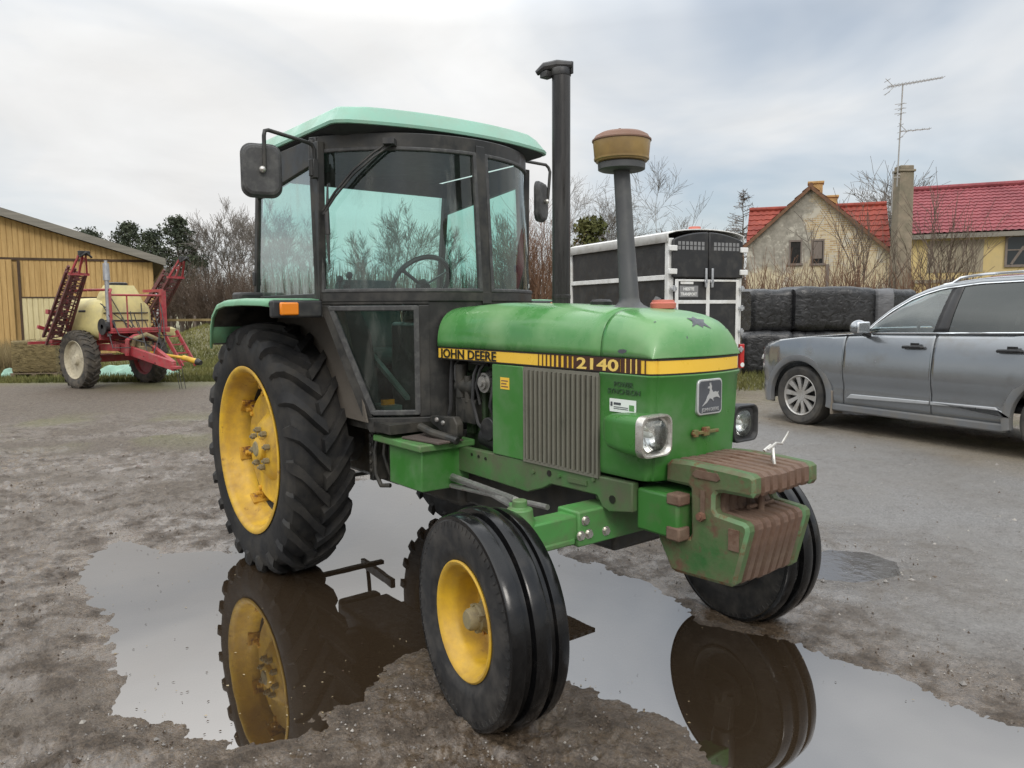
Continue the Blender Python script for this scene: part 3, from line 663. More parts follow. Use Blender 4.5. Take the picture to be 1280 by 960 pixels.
mb = MB(); mb.prism([(BY+y*1.05+.002,BZ+z*1.0+.004) for y,z in deer],'x',BX+.007,BX+.0095); mb.build('badge_deer', M['silver'], bad, smooth=0)
tx = text('badge_lettering', 'JOHN DEERE', .020, M['silver'], bad, (BX+.0085, BY-.055, BZ-.058), (R(90),0,R(90)), off=0); tx.scale.x = .11/tx.dimensions.x
mb = MB(); mb.bx(2.775,2.789,-.09,.075,1.078,1.092); mb.bx(2.775,2.792,-.025,.012,1.070,1.106); mb.bx(2.775,2.791,-.085,-.06,1.07,1.10); mb.build('emblem_bar', mat('corroded_brass', (.16,.15,.05), .6, var=.35, vs=30, rust=(RUST,.5,30)), nose, bevel=.003)
# worn patches of bare primer on the crown
def patch(poly):
    mb = MB(); c = np.mean(poly, 0); n = len(poly)
    P = lambda x, y: (x + BOW*float(np.clip((x-2.35)/(2.735-2.35),0,1))**2*(1-(y/HW)**2), y, hood_z(x,y)+.0045)
    vs = [P(*c)]; fs = []
    for k in range(1,5):
        for q in poly: vs.append(P(*(c + (np.array(q)-c)*k/4)))
    for i in range(n):
        fs.append((0,1+i,1+(i+1)%n))
        for k in range(3): fs.append((1+k*n+i, 1+(k+1)*n+i, 1+(k+1)*n+(i+1)%n, 1+k*n+(i+1)%n))
    mb.add(vs, fs); return mb.build('worn_patch', M['badge'], T, smooth=60)
patch([(2.585+(x-2.585)*.62+.075, y-.01) for x,y in [(2.60,-.03),(2.625,-.015),(2.655,-.04),(2.645,-.005),(2.66,.02),(2.65,.035),(2.665,.075),(2.635,.05),(2.615,.07),(2.61,.03),(2.585,.02),(2.605,.0)]])
for x_, y_, k_ in ((2.722,-.10,.010),(2.70,.20,.008),(2.66,-.20,.007)): patch([(x_+k_*.35*math.cos(a_)*(1+.4*math.sin(3*a_)), y_+k_*math.sin(a_)*(1+.3*math.cos(2*a_))) for a_ in (0,.8,1.7,2.6,3.4,4.3,5.3)])
mb = MB(); mb.prism([(2.548,1.416),(2.556,1.409),(2.575,1.407),(2.595,1.413),(2.600,1.421),(2.585,1.425),(2.56,1.424)],'y',-.2806,-.277); mb.build('worn_patch', M['badge'], T)
# ---- head lamps
for s, xf, zc, hm in ((-1,2.785,1.098,M['greennose']),(1,2.735,1.082,M['black'])):
    yc = -.306 if s < 0 else .335; hw, hh = .086, .080; rows = []
    for x, k in ((2.50,.25),(2.53,.62),(2.58,.86),(2.66,.97),(xf-.05,1.0),(xf-.03,1.0)):
        rows.append([(x, yc + s*(-.045*(1-k)) + y*k, zc + z*k + .012*(1-k)) for y,z in rrect(2*hw,2*hh,.035)])
    mb = MB(); mb.grid(rows, cv=True); mb.add(rows[0], [list(range(len(rows[0])))]); hl = mb.build('headlight', hm, T, smooth=50)
    rows = [[(xf+dx, yc+y, zc+z) for y,z in rrect(2*hw*k,2*hh*k,.035*k)] for dx,k in ((-.032,1.0),(-.03,1.03),(-.004,1.03),(.003,1.0),(.003,.93),(-.004,.86),(-.012,.82))]
    mb = MB(); mb.grid(rows, cv=True); mb.build('bezel', M['chrome'] if s < 0 else M['black'], hl, smooth=40)
    kw_, kh_, kr_ = (1.62*hw,1.62*hh,.052) if s < 0 else (1.30*hw,1.52*hh,.05)
    rows = [[(xf+dx, yc+y*k, zc+z*k) for y,z in rrect(kw_,kh_,kr_,6)] for k,dx in ((1.04,-.014),(1,-.008),(.85,-.001),(.6,.004),(.3,.007),(.02,.008))]
    mb = MB(); mb.grid(rows, cv=True); ln = mb.build('lens', M['lampglass'], hl, smooth=60)
    rows = [[(xf+dx, yc+y*k, zc+z*k) for y,z in rrect(kw_,kh_,kr_,6)] for k,dx in ((1.03,-.016),(1,-.018),(.9,-.034),(.7,-.052),(.45,-.064),(.2,-.069),(.02,-.07))]
    mb = MB(); mb.grid(rows, cv=True); mb.build('reflector', M['reflector'], hl, smooth=60)
    mb = MB(); mb.grid([[(xf-.012, yc+y*q, zc+z*q) for y,z in rrect(a_,b_,r_,6)] for a_,b_,r_,q in ((kw_,kh_,kr_,1.0),(2*hw,2*hh,.04,.86))], cv=True); mb.build('lamp_backplate', M['black'] if s > 0 else M['chrome'], hl)
    mb = MB(); mb.cyl((xf-.07,yc,zc),(xf-.035,yc,zc),.013,.011,12); mb.sphere((xf-.034,yc,zc), .011, 10, 6); mb.build('bulb', M['white'], ln)
# ---- front axle
mb = MB(); mb.bx(2.335,2.47,-.42,.42,.605,.755); mb.bx(2.36,2.45,-.22,.22,.755,.80); mb.build('front_axle', M['greenaxle'], T, bevel=.008)
bolt0 = None
for y, z in ((-.385,.715),(-.41,.655),(-.365,.655),(-.265,.65)):
    if bolt0 is None:
        mb = MB(); mb.cyl((0,0,0),(.014,0,0),.016,.016,6); mb.cyl((-.002,0,0),(.003,0,0),.021,.021,16); bolt0 = mb.build('axle_bolt', M['chrome'], T, smooth=25); bolt0.location = (2.47,y,z)
    else: q = bolt0.copy(); COL.objects.link(q); q.location = (2.47,y,z)
for s in (-1,1):
    mb = MB(); y0, y1 = sorted((s*.40, s*.66)); mb.bx(2.352,2.455,y0,y1,.632,.738); y0, y1 = sorted((s*.43, s*.60)); mb.bx(2.345,2.462,y0,y1,.618,.645)
    mb.build('axle_arm', M['greenaxle'], T, bevel=.008)
    mb = MB(); mb.lathe([(.0,.835),(.03,.835),(.03,.805),(.052,.80),(.056,.76),(.062,.75),(.062,.60),(.05,.56),(.0,.56)], (2.40,s*.675,0), 'z', 24)
    mb.bar((2.40,s*.68,.79),(2.28,s*.60,.775),.06,.03); mb.bar((2.395,s*.675,.56),(2.38,s*.72,.40),.09,.08); mb.build('kingpin', M['greenaxle'] if s < 0 else M['dark'], T, bevel=.004)
for pts_, r_ in (([(2.28,-.60,.80),(2.1,-.5,.765),(1.45,-.36,.73)],.014),([(2.27,-.58,.76),(1.75,-.38,.72),(1.2,-.30,.70)],.017),([(2.28,.60,.80),(1.5,.38,.70)],.016),([(2.25,-.40,.73),(1.3,-.33,.66)],.013)):
    mb = MB(); mb.tube(pts_, r_, 8); mb.build('steering_rod', M['steel'], T)
# ---- suitcase weights
wp = [(2.750,.905),(2.750,.975),(2.775,.995),(2.87,1.0),(3.02,.998),(3.14,.992),(3.158,.98),(3.160,.925),(3.148,.908),(3.02,.905),(2.995,.90),(2.985,.885),(2.985,.835),(2.995,.822),(3.05,.818),(3.118,.812),(3.134,.80),(3.138,.78),(3.085,.575),(3.065,.558),(2.80,.546),(2.780,.552),(2.715,.66),(2.708,.685),(2.72,.692),(2.872,.703),(2.878,.72),(2.872,.895),(2.86,.903)]
ins = lambda pl, d: None
NWT = 8; th_ = .0535
def weight_mesh(name, m):
    mb = MB(); c = np.mean(wp, 0); P = np.array(wp); n = len(wp)
    # inset outline along the vertex normals for a chamfered rim
    e = np.roll(P,-1,0)-P; nn = np.stack([e[:,1],-e[:,0]],-1); nn /= np.linalg.norm(nn,axis=1)[:,None]
    vn = nn + np.roll(nn,1,0); vn /= np.linalg.norm(vn,axis=1)[:,None]
    A = 0.5*np.sum(P[:,0]*np.roll(P[:,1],-1)-np.roll(P[:,0],-1)*P[:,1])
    sg = -1 if A > 0 else 1
    Q = P + sg*vn*.014
    rows = [[(x,y,z) for x,z in pl] for y, pl in ((-th_/2+.002,Q),(-th_/2+.012,P),(th_/2-.012,P),(th_/2-.002,Q))]
    mb.mi = 1; mb.grid(rows[:2], cv=True); mb.mi = 0; mb.grid(rows[1:], cv=True); mb.add(rows[0],[list(range(n))]); mb.add(rows[3],[list(range(n))[::-1]])
    return mb.build(name, [m, M['weightedge'] if m is M['weight'] else m], T, smooth=25)
W1 = weight_mesh('front_weight', M['weight']); W2 = weight_mesh('front_weight', M['weightrust'])
for k in range(NWT):
    y = (k-(NWT-1)/2)*th_
    if k == 0: W1.location.y = y
    elif k == 1: W2.location.y = y
    else:
        q = (W1 if k == NWT-1 else W2).copy(); COL.objects.link(q); q.location.y = y; q.location.x = random.uniform(-.006,.006); q.location.z = random.uniform(-.003,.003)
yf = -(NWT/2)*th_-.0005
for pl_, e_ in (([(2.885,.955),(2.90,.975),(3.0,.975),(3.012,.955),(3.0,.945),(2.90,.945)],.003),([(2.925,.80),(2.945,.80),(2.945,.90),(2.925,.90)],.002),([(3.055,.70),(3.10,.70),(3.10,.78),(3.055,.78)],.0025)):
    mb = MB(); mb.prism(pl_,'y',yf-e_,yf+.004); mb.build('weight_recess', M['weightrust'], T)

mb = MB(); mb.cyl((2.935,yf-.02,.80),(2.935,yf,.80),.018,.018,6); mb.cyl((2.935,-.24,.80),(2.935,.24,.80),.01); mb.build('weight_bolt', M['rustcap'], T, smooth=25)
mb = MB(); mb.cyl((3.045,-.0,.80),(3.045,-.0,.925),.013); mb.tube([(3.03,-.06,.83),(3.03,.10,.83)],.009,8); mb.build('hitch_pin', M['weightrust'], T)
mb = MB(); L = []
for i in range(11): a = pi*i/10; L.append((3.06+.004*i, .02+.022*math.cos(a), 1.0+.055*math.sin(a)))
mb.tube(L, .0065, 8); mb.tube([(3.07,.0,1.05),(3.085,.03,1.075),(3.09,.06,1.07),(3.095,.085,1.10),(3.10,.09,1.115)],.005,6); mb.tube([(3.06,-.01,1.045),(3.07,.02,1.065)],.007,6)
mb.build('pin_clip', M['chrome'], T)
# ---- exhaust, pre-cleaner, filler cap
mb = MB(); mb.lathe([(.047,1.52),(.047,1.64),(.0485,1.642),(.0485,1.66),(.0465,1.662),(.0465,2.775),(.042,2.775),(.042,2.70)], (1.752,.126,0), 'z', 32); ex = mb.build('exhaust_stack', M['stack'], T)
mb = MB(); mb.lathe([(.0485,2.752),(.0495,2.755),(.0495,2.785),(.046,2.79),(0,2.792)], (1.752,.126,0), 'z', 24); mb.tube([(1.80,.16,2.80),(1.74,.11,2.807),(1.69,.07,2.80),(1.655,.045,2.775)], [.020,.026,.025,.013], 10); mb.bar((1.79,.155,2.76),(1.79,.155,2.82),.015,.03); mb.box((1.70,.075,2.762),(.05,.05,.03)); mb.build('rain_flap', M['black'], ex, bevel=.003)
mb = MB(); rows = []
for f_, r_ in ((0,.11),(.012,.085),(.03,.062),(.055,.048),(.08,.044),(.5,.0385),(.98,.036)):
    z = 1.585 + f_*.625; x = 2.352 - .058*f_; rows.append([(x+r_*math.cos(2*pi*j/28), r_*math.sin(2*pi*j/28), z) for j in range(28)])
mb.grid(rows, cv=True); stm = mb.build('intake_stem', M['stem'], T, smooth=50)
mb = MB(); o3 = (2.294,0,0)
mb.lathe([(.036,2.198),(.05,2.196),(.096,2.199),(.104,2.203),(.105,2.228),(.098,2.236)], o3, 'z', 36); mb.build('cleaner_base', M['stem'], stm)
mb = MB(); mb.lathe([(.098,2.232),(.114,2.236),(.120,2.25),(.1265,2.318),(.127,2.326)], o3, 'z', 40); mb.lathe([(.117,2.2405),(.1215,2.244),(.1225,2.252)], o3, 'z', 40); mb.build('cleaner_bowl', M['bowl'], stm)
mb = MB(); mb.lathe([(.127,2.322),(.131,2.325),(.131,2.331),(.124,2.336),(.117,2.348),(.095,2.360),(.05,2.367),(0,2.369)], o3, 'z', 40); mb.cyl((2.294,.012,2.366),(2.294,.012,2.380),.006); mb.cyl((2.294,-.012,2.366),(2.294,-.012,2.380),.006); mb.build('cleaner_lid', M['rustcap'], stm)
mb = MB(); mb.lathe([(.045,1.55),(.045,1.585),(.055,1.588),(.057,1.61),(.05,1.616),(.048,1.625),(0,1.627)], (2.47,.085,0), 'z', 28); mb.build('radiator_cap', M['redcap'], T)
mb = MB(); mb.lathe([(.05,1.60),(.052,1.622),(.04,1.632),(0,1.634)], (2.12,.05,0), 'z', 24); mb.build('fuel_cap', M['black'], T)
# ---- step box and step
mb = MB(); mb.bx(1.065,1.40,-.515,-.22,.655,.868); box_ = mb.build('battery_box', M['greennose'], T, bevel=.006)
mb = MB(); mb.bx(.935,1.432,-.545,-.20,.868,.905); mb.build('step_plate', M['greenaxle'], T, bevel=.008)
mb = MB(); mb.box((1.32,-.40,.913),(.30,.17,.012), Matrix.Rotation(R(8),3,'Z')); mb.build('step_pad', M['pad'], T, bevel=.003)
mb = MB(); mb.bx(.72,.95,-.40,-.22,.60,.93); mb.bx(.80,.84,-.50,-.40,.62,.93)
mb.tube([(.86,-.46,.92),(.87,-.50,.8),(.86,-.49,.66),(.90,-.48,.60),(.97,-.46,.61)],.014,8); mb.tube([(.90,-.44,.92),(.92,-.47,.78),(.94,-.44,.66)],.012,8)
for i in range(5): mb.cyl((.83,-.512,.68+.05*i),(.83,-.498,.68+.05*i),.013,.013,6)
mb.build('hydraulic_valve', M['dark'], T, bevel=.005)
mb = MB()
for i in range(8): mb.bx(1.0+.045*i,1.025+.045*i,.50,.78,.40,.425)
for i in range(5): mb.bx(1.0,1.34,.50+.0625*i,.53+.0625*i,.401,.424)
mb.bx(1.02,1.05,.47,.51,.40,.90); mb.bx(1.30,1.33,.47,.51,.40,.90); mb.build('left_step', M['dark'], T)
# ---- fenders
def fender(s):
    prof = [(.725,1.648),(.6,1.655),(.3,1.660),(0,1.655),(-.14,1.635),(-.225,1.58),(-.27,1.50),(-.285,1.39)]
    yi, yo = s*.60, s*1.03; mb = MB(); mb.mi = 0; rows = []
    for x, z in prof: rows.append([(x, yi, z), (x, yo-s*.03, z), (x, yo-s*.008, z-.006), (x, yo, z-.018), (x, yo, z-.034), (x, yo-s*.012, z-.037)])
    mb.grid(rows); f_ = mb.build('fender', M['fender'], T, smooth=60, solid=.006)
    mb = MB(); rows = [[(x,yi,z-.012),(x,yo-s*.02,z-.012)] for x,z in prof]; mb.grid(rows); mb.build('fender_liner', M['dark'], f_)
    mb = MB()
    y0, y1 = sorted((s*.745, s*1.028)); mb.bx(.725,.775,y0,y1,1.552,1.645); lp = mb.build('lamp_panel', M['black'], f_, bevel=.012, seg=3)
    y0, y1 = sorted((s*.888, s*.992)); mb = MB(); mb.bx(.776,.795,y0,y1,1.566,1.634); mb.build('indicator', M['amber'], lp, bevel=.008)
    mb = MB(); y0, y1 = sorted((s*.70, s*.86)); mb.bx(-.36,-.2,y0,y1,1.655,1.71); mb.build('tail_lamp', M['black'], f_, bevel=.015)
    # inner wheel-house wall
    mb = MB(); y0, y1 = sorted((s*.592, s*.602)); mb.prism([(-.30,1.0),(-.30,1.655),(.70,1.655),(.98,.98)],'y',y0,y1); mb.build('wheelhouse', M['panelin'], f_)
fender(-1); fender(1)
# ------------------------------------------------------------------ cab
CX, CR = .42, .78
def arc(ph, z, dr=0.):
    a = R(ph); lean = -.055*max(0., min(1., (z-1.669)/.75))
    return (CX + lean + (CR+dr)*math.cos(a), (CR+dr)*math.sin(a), z)
def arcbox(mb, p0, p1, z0, z1, d0=-.02, d1=.012, n=12):
    """curved slab; p0/p1 give the angle at z0 and z1"""
    q0 = p0 if hasattr(p0,'__len__') else (p0,p0); q1 = p1 if hasattr(p1,'__len__') else (p1,p1)
    rows = []
    for zz, k in ((z0,0),(z1,1)):
        for d in (d0,d1):
            rows.append([arc(q0[k] + (q1[k]-q0[k])*i/n, zz, d) for i in range(n+1)])
    a, b, c, d = rows   # z0 inner, z0 outer, z1 inner, z1 outer
    mb.grid([a,b,d,c], cu=True); mb.add([a[0],b[0],d[0],c[0]],[(0,1,2,3)]); mb.add([a[-1],b[-1],d[-1],c[-1]],[(0,1,2,3)])
    return mb
ZG0, ZG1 = 1.675, 2.47
cabm = MB()
for s in (-1,1):                                            # B pillars, rear pillars, side rails
    cabm.tube([arc(s*68.5,1.55), arc(s*68.5,2.0), arc(s*68,2.52)], .026, 8)
    cabm.prism([(.66,1.645),(.735,1.645),(.755,2.50),(.68,2.50)],'y',*sorted((s*.70,s*.742)))
    cabm.prism([(-.335,1.64),(-.285,1.64),(-.165,2.50),(-.215,2.50)],'y',*sorted((s*.69,s*.725)))
    cabm.bx(-.32,.70,*sorted((s*.69,s*.73)),1.64,1.685); cabm.prism([(-.2,2.30),(.70,2.395),(.70,2.53),(-.2,2.53)],'y',*sorted((s*.685,s*.728)))
cabm.bx(-.33,-.29,-.69,.69,1.60,1.66); cabm.bx(-.20,-.16,-.69,.69,2.42,2.52); cabm.bx(-.33,-.29,-.69,.69,.95,1.0)
arcbox(cabm, -69, 69, 2.455, 2.535, -.03, .014, 48); arcbox(cabm, -69, 69, 1.635, 1.690, -.03, .014, 48)
arcbox(cabm, 1.2, 5.8, 1.62, 2.50, -.03, .016, 4)
cabm.build('cab_frame', M['cab'], T, smooth=40, bevel=.005)
mb = MB(); arcbox(mb, -23, 23, .92, 1.64, -.03, .004, 24); mb.build('firewall', M['cab'], T, smooth=40, bevel=.004)
mb = MB(); arcbox(mb, 23, (46.8,68.8), .92, 1.64, -.03, .004, 24); mb.build('left_door_panel', M['cab'], T, smooth=40)
# lower right panel with its window
lw = MB(); pl = lambda z: -46.8 + (-68.8+46.8)*(z-.92)/(1.64-.92)
arcbox(lw, (pl(.92),pl(1.005)), -22.5, .92, 1.005, -.02, .010, 14)
arcbox(lw, (pl(1.618),pl(1.65)), -22.5, 1.618, 1.65, -.02, .010, 16)
arcbox(lw, (pl(1.005),pl(1.618)), (pl(1.005)+4.,pl(1.618)+5.), 1.005, 1.618, -.02, .012, 3)
arcbox(lw, -26.5, -22.5, 1.005, 1.618, -.02, .010, 4)
lwo = lw.build('lower_panel', M['cab'], T, smooth=40, bevel=.006)
mb = MB(); gl = lambda z: pl(z)+4.8
arcbox(mb, (gl(1.015),gl(1.06)), -26.8, 1.015, 1.045, 0, .018, 12); arcbox(mb, (gl(1.585),gl(1.615)), -26.8, 1.585, 1.615, 0, .018, 14)
arcbox(mb, (gl(1.02)-.8,gl(1.61)-.8), (gl(1.02)+1.6,gl(1.61)+1.6), 1.02, 1.61, 0, .018, 2); arcbox(mb, -28.4, -26.4, 1.02, 1.61, 0, .018, 2)
mb.build('window_seal', M['mirror'], lwo, smooth=40, bevel=.006)
mb = MB(); mb.grid([[arc(gl(z)+(-27.5-gl(z))*i/12, z, .004) for i in range(13)] for z in (1.03,1.6)]); mb.build('lower_glass', M['glasslow'], lwo, smooth=60)
def seal(mb, p0, p1, z0, z1, wd=1.5, wz=.022):
    arcbox(mb, p0, p1, z0, z0+wz, 0, .018, 20); arcbox(mb, p0, p1, z1-wz, z1, 0, .018, 20)
    arcbox(mb, p0, p0+wd, z0, z1, 0, .018, 2); arcbox(mb, p1-wd, p1, z0, z1, 0, .018, 2)
for nm, p0, p1 in (('windscreen',-66.6,1.2),('windscreen',5.8,66.6)):
    mb = MB(); mb.grid([[arc(p0+(p1-p0)*i/40, z, .003) for i in range(41)] for z in np.linspace(1.68,2.46,8)]); ws = mb.build(nm, M['glass'], T, smooth=80)
    mb = MB(); seal(mb, p0, p1, 1.685, 2.462); mb.build('window_seal', M['mirror'], ws, smooth=40, bevel=.006)
for s in (-1,1):
    mb = MB(); y = s*.712; mb.add([(-.30,y,1.68),(.68,y,1.68),(.70,y,2.40),(-.195,y,2.31)],[(0,1,2,3)]); mb.build('side_window', M['glassside'], T)
    mb = MB(); mb.box((.66,y,1.86),(.03,.05,.05)); mb.box((-.30,y,1.80),(.04,.045,.09)); mb.build('window_catch', M['black'], T, bevel=.006)
mb = MB(); mb.add([(-.31,-.68,1.66),(-.31,.68,1.66),(-.19,.68,2.43),(-.19,-.68,2.43)],[(0,1,2,3)]); mb.build('rear_window', M['glass'], T)
# roof: pale shell over a dark underside
def roof_out(ins, z, n=9):
    w = .735-ins; pts = []
    bow = [(.905-ins*.6,-w),(.94-ins*.8,-w+.012),(.985-ins,-w+.065)] + [(1.105-ins-.115*abs(y/.66)**2.2, y) for y in np.linspace(-.60,.60,13)*(w/.735)] + [(.985-ins,w-.065),(.94-ins*.8,w-.012),(.905-ins*.6,w)]
    pts = bow + [(.3,w),(-.42+ins*.6,w),(-.50+ins,w-.07),(-.52+ins,0),(-.50+ins,-w+.07),(-.42+ins*.6,-w),(.3,-w)]
    return [(x,y,z+.03*((-x+.3)/.8 if x < .3 else 0)*0) for x,y in pts]
mb = MB(); rows = [roof_out(.012,2.560), roof_out(0,2.562), roof_out(-.002,2.578), roof_out(.006,2.588), roof_out(.048,2.652), roof_out(.06,2.662), roof_out(.12,2.672), roof_out(.4,2.692)]
mb.grid(rows, cv=True); mb.add(rows[-1],[list(range(len(rows[-1])))]); rf = mb.build('roof', M['mint'], T, smooth=28)
mb = MB(); rows = [roof_out(.014,2.5615), roof_out(.02,2.553), roof_out(.10,2.525), roof_out(.14,2.51)]; mb.grid(rows, cv=True); mb.add(rows[-1],[list(range(len(rows[-1])))]); mb.build('headliner', M['liner'], rf, smooth=40)
# wiper
mb = MB(); mb.cyl(arc(-33,2.49,.012), arc(-33,2.49,.05), .018, .016, 12)
for d in (0,.022): mb.tube([(p[0],p[1],p[2]-d) for p in (arc(-33,2.49,.05), arc(-40,2.42,.06), arc(-48,2.33,.06), arc(-56,2.22,.05), arc(-62.0,2.13,.04))], .007, 6)
mb.box(arc(-34,2.475,.045), (.06,.10,.03), Matrix.Rotation(R(50),3,'Z')); mb.build('wiper_arm', M['black'], T)
mb = MB(); mb.tube([arc(-60.0,2.27,.026), arc(-60.6,2.1,.034), arc(-60.9,1.98,.034), arc(-61.3,1.84,.028)], [.005,.011,.011,.005], 8); mb.tube([arc(-60.7,2.12,.034), arc(-60.8,2.0,.034)], .014, 8); mb.build('wiper_blade', M['black'], T)
# mirrors
def mirror(c, w, h, rz, br, name='mirror'):
    mb = MB(); rows = []
    for dx, k in ((-.018,.96),(-.016,1.0),(.0,1.0),(.004,.985),(.006,.95),(.022,.90),(.028,.80)):
        rows.append([(dx, y*k, z*k) for y,z in rrect(w, h, .055, 7)])
    mb.grid(rows, cv=True); n = len(rows[0]); mb.add(rows[-1],[list(range(n))])
    e = mb.build(name, M['mirror'], T, smooth=40, loc=c, rot=(0,0,rz))
    g = MB(); g.prism([(y*.93,z*.93) for y,z in rrect(w, h, .055, 7)],'x',-.0185,-.012); g.build('mirror_glass', M['chromeglass'], e)
    k = MB(); k.sphere((.045,0,0), .018, 12, 8); k.cyl((.02,0,0),(.045,0,0),.010); k.build('ball_joint', M['chrome'], e)
    b_ = MB(); b_.tube(br, .0105, 10); b_.build('mirror_arm', M['cab'], T, smooth=60)
mm_, t, b = newmat('mirror_glass'); b.inputs['Metallic'].default_value = 1; b.inputs['Roughness'].default_value = .03; b.inputs['Base Color'].default_value = (.8,.8,.8,1); M['chromeglass'] = mm_
mirror((.74,-1.045,2.312), .205, .275, R(-14), [(.745,-.755,2.32),(.745,-.755,2.455),(.745,-.765,2.475),(.75,-.79,2.484),(.785,-1.02,2.512),(.79,-1.04,2.505),(.79,-1.045,2.48),(.785,-1.045,2.32)])
mirror((.56,1.0,2.335), .19, .275, R(30), [(.62,.76,2.50),(.62,.80,2.585),(.60,.84,2.588),(.58,1.03,2.588),(.585,1.05,2.57),(.595,1.055,2.54),(.60,1.03,2.34)])
mb = MB(); mb.bx(.722,.768,-.772,-.742,2.30,2.40); mb.cyl((.745,-.772,2.31),(.745,-.772,2.40),.015); mb.build('mirror_bracket', M['cab'], T, bevel=.004)
# inside
mb = MB(); mb.bx(-.30,1.16,-.56,.56,.93,.98); mb.build('cab_floor', M['dark'], T)
mb = MB(); mb.bx(.72,1.12,-.30,.30,1.0,1.52); mb.prism([(.80,1.52),(1.10,1.52),(1.06,1.64),(.92,1.66)],'y',-.28,.28); dash = mb.build('dashboard', M['black'], T, bevel=.02)
mb = MB(); mb.tube([(.88,0,1.40),(.66,0,1.67)], .03, 10)
col_ = mb.build('steering_column', M['black'], T)
cw = Vector((.58,0,1.755)); nrm = Vector((-.80,0,.60)).normalized(); u_ = Vector((0,1,0)); v_ = nrm.cross(u_)
mb = MB(); ring = [cw + (u_*math.cos(2*pi*i/40) + v_*math.sin(2*pi*i/40))*.195 for i in range(41)]
mb.tube(ring, .0155, 8, cap=False)
for a in (90,210,330): mb.bar(cw - nrm*.03, cw + (u_*math.cos(R(a)) + v_*math.sin(R(a)))*.19, .03, .01)
mb.cyl(cw-nrm*.06, cw-nrm*.01, .04); mb.build('steering_wheel', M['black'], T)
mb = MB()
mb.bx(-.08,.36,-.24,.24,1.22,1.34); seat = mb.build('seat', M['seat'], T, bevel=.05, seg=3)
mb = MB(); mb.prism([(-.10,1.30),(.02,1.30),(-.10,1.80),(-.20,1.80)],'y',-.23,.23); mb.build('backrest', M['seat'], seat, bevel=.05, seg=3)
mb = MB(); mb.bx(-.02,.30,-.20,.20,.98,1.22); mb.build('seat_base', M['black'], seat, bevel=.02)
for s in (-1,1):
    mb = MB(); mb.prism([(-.28,.98),(-.28,1.62),(.45,1.62),(.60,1.45),(.72,.98)],'y',*sorted((s*.56,s*.35))); mb.build('side_console', M['liner'], T, bevel=.03)
mb = MB()
for x, y, h_ in ((.45,-.42,1.80),(.50,-.47,1.74),(.38,-.45,1.78)): mb.tube([(x-.03,y,1.55),(x,y,h_)], .008, 6); mb.sphere((x,y,h_), .022, 8, 6)
mb.build('lever', M['black'], T)
mb = MB(); mb.prism([(.35,1.44),(.95,1.10),(.95,1.08),(.35,1.40)],'y',-.34,-.31); mb.bx(.80,.98,-.50,-.38,1.02,1.06); mb.build('pedal', M['steel'], T)
mb = MB(); mb.bx(.90,.93,-.47,-.40,1.05,1.09); mb.build('red_marker', M['amber'], T)
# ------------------------------------------------------------------ trailed sprayer in front of the barn
M['spred'] = mat('sprayer_red', (.34,.035,.045), .5, var=.2, vs=6, dirt=((.25,.12,.10),.42,8), rust=(RUST,.3,10))
M['boom'] = mat('dull_boom_red', (.15,.035,.035), .6, var=.3, vs=8, dirt=((.10,.07,.06),.5,9))
M['tank'] = mat('yellow_plastic_tank', (.66,.57,.25), .5, var=.08, vs=3, dirt=((.45,.40,.22),.42,4))
M['cream'] = mat('cream_rim', (.50,.45,.33), .6, var=.15, vs=8, dirt=(MUD,.4,8))
M['galv'] = mat('galvanised', (.42,.43,.44), .4, metal=.6, var=.15, vs=12)
M['mudtyre'] = mat('muddy_tyre', (.035,.033,.03), .8, var=.3, vs=8, dirt=((.13,.11,.085),.5,9), bump=(40,.4))
S = empty('trailed_sprayer', (-13.99, 1.08, 0), R(17.3)); tag(S, 'red trailed crop sprayer with yellow tank and folded lattice booms in front of the barn', 'crop sprayer')
def spray_wheel(s):
    W = empty('wheel', (0, s*.76, .60), 0, S); mb = MB()
    mb.lathe([(.40,s*.11),(.46,s*.15),(.54,s*.15),(.59,s*.13),(.605,s*.06),(.605,-s*.06),(.59,-s*.13),(.54,-s*.15),(.46,-s*.15),(.40,-s*.11)], axis='y', n=48)
    for k in range(26):
        for sd in (-1,1):
            a = 2*pi*(k + (.5 if sd > 0 else 0))/26; rr = []
            for y, dz, tt in ((0,.0,0),(.07,0,.5),(.14,-.02,1.),(.155,-.06,1.05)):
                an = a + .16*tt; rr.append([((.59+dz)*math.cos(an-.04), sd*y, (.59+dz)*math.sin(an-.04)), ((.63+dz)*math.cos(an-.03), sd*y*1.02, (.63+dz)*math.sin(an-.03)), ((.63+dz)*math.cos(an+.03), sd*y*1.02, (.63+dz)*math.sin(an+.03)), ((.59+dz)*math.cos(an+.04), sd*y, (.59+dz)*math.sin(an+.04))])
            mb.grid(rr)
    mb.build('tyre', M['mudtyre'], W)
    mb = MB(); mb.lathe([(.41,s*.12),(.40,s*.13),(.385,s*.10),(.37,s*.05),(.22,s*.03),(.12,s*.06),(.09,s*.12),(.06,s*.13),(0,s*.13)], axis='y', n=40)
    mb.lathe([(.41,-s*.12),(.385,-s*.10),(.37,-s*.05),(.2,0),(0,0)], axis='y', n=40); mb.build('rim', M['cream'] if s < 0 else M['spred'], W)
spray_wheel(-1); spray_wheel(1)
mb = MB(); mb.bar((0,-.7,.60),(0,.7,.60),.14,.14); mb.bar((-.9,-.42,.86),(.9,-.42,.86),.10,.14); mb.bar((-.9,.42,.86),(.9,.42,.86),.10,.14); mb.bar((0,-.42,.66),(0,-.42,.86),.12,.2); mb.bar((0,.42,.66),(0,.42,.86),.12,.2); mb.bar((-.9,-.9,.95),(-.9,.9,.95),.10,.12); mb.bar((-1.05,-.5,.6),(-1.05,.5,.6),.08); mb.build('chassis', M['spred'], S, bevel=.008)
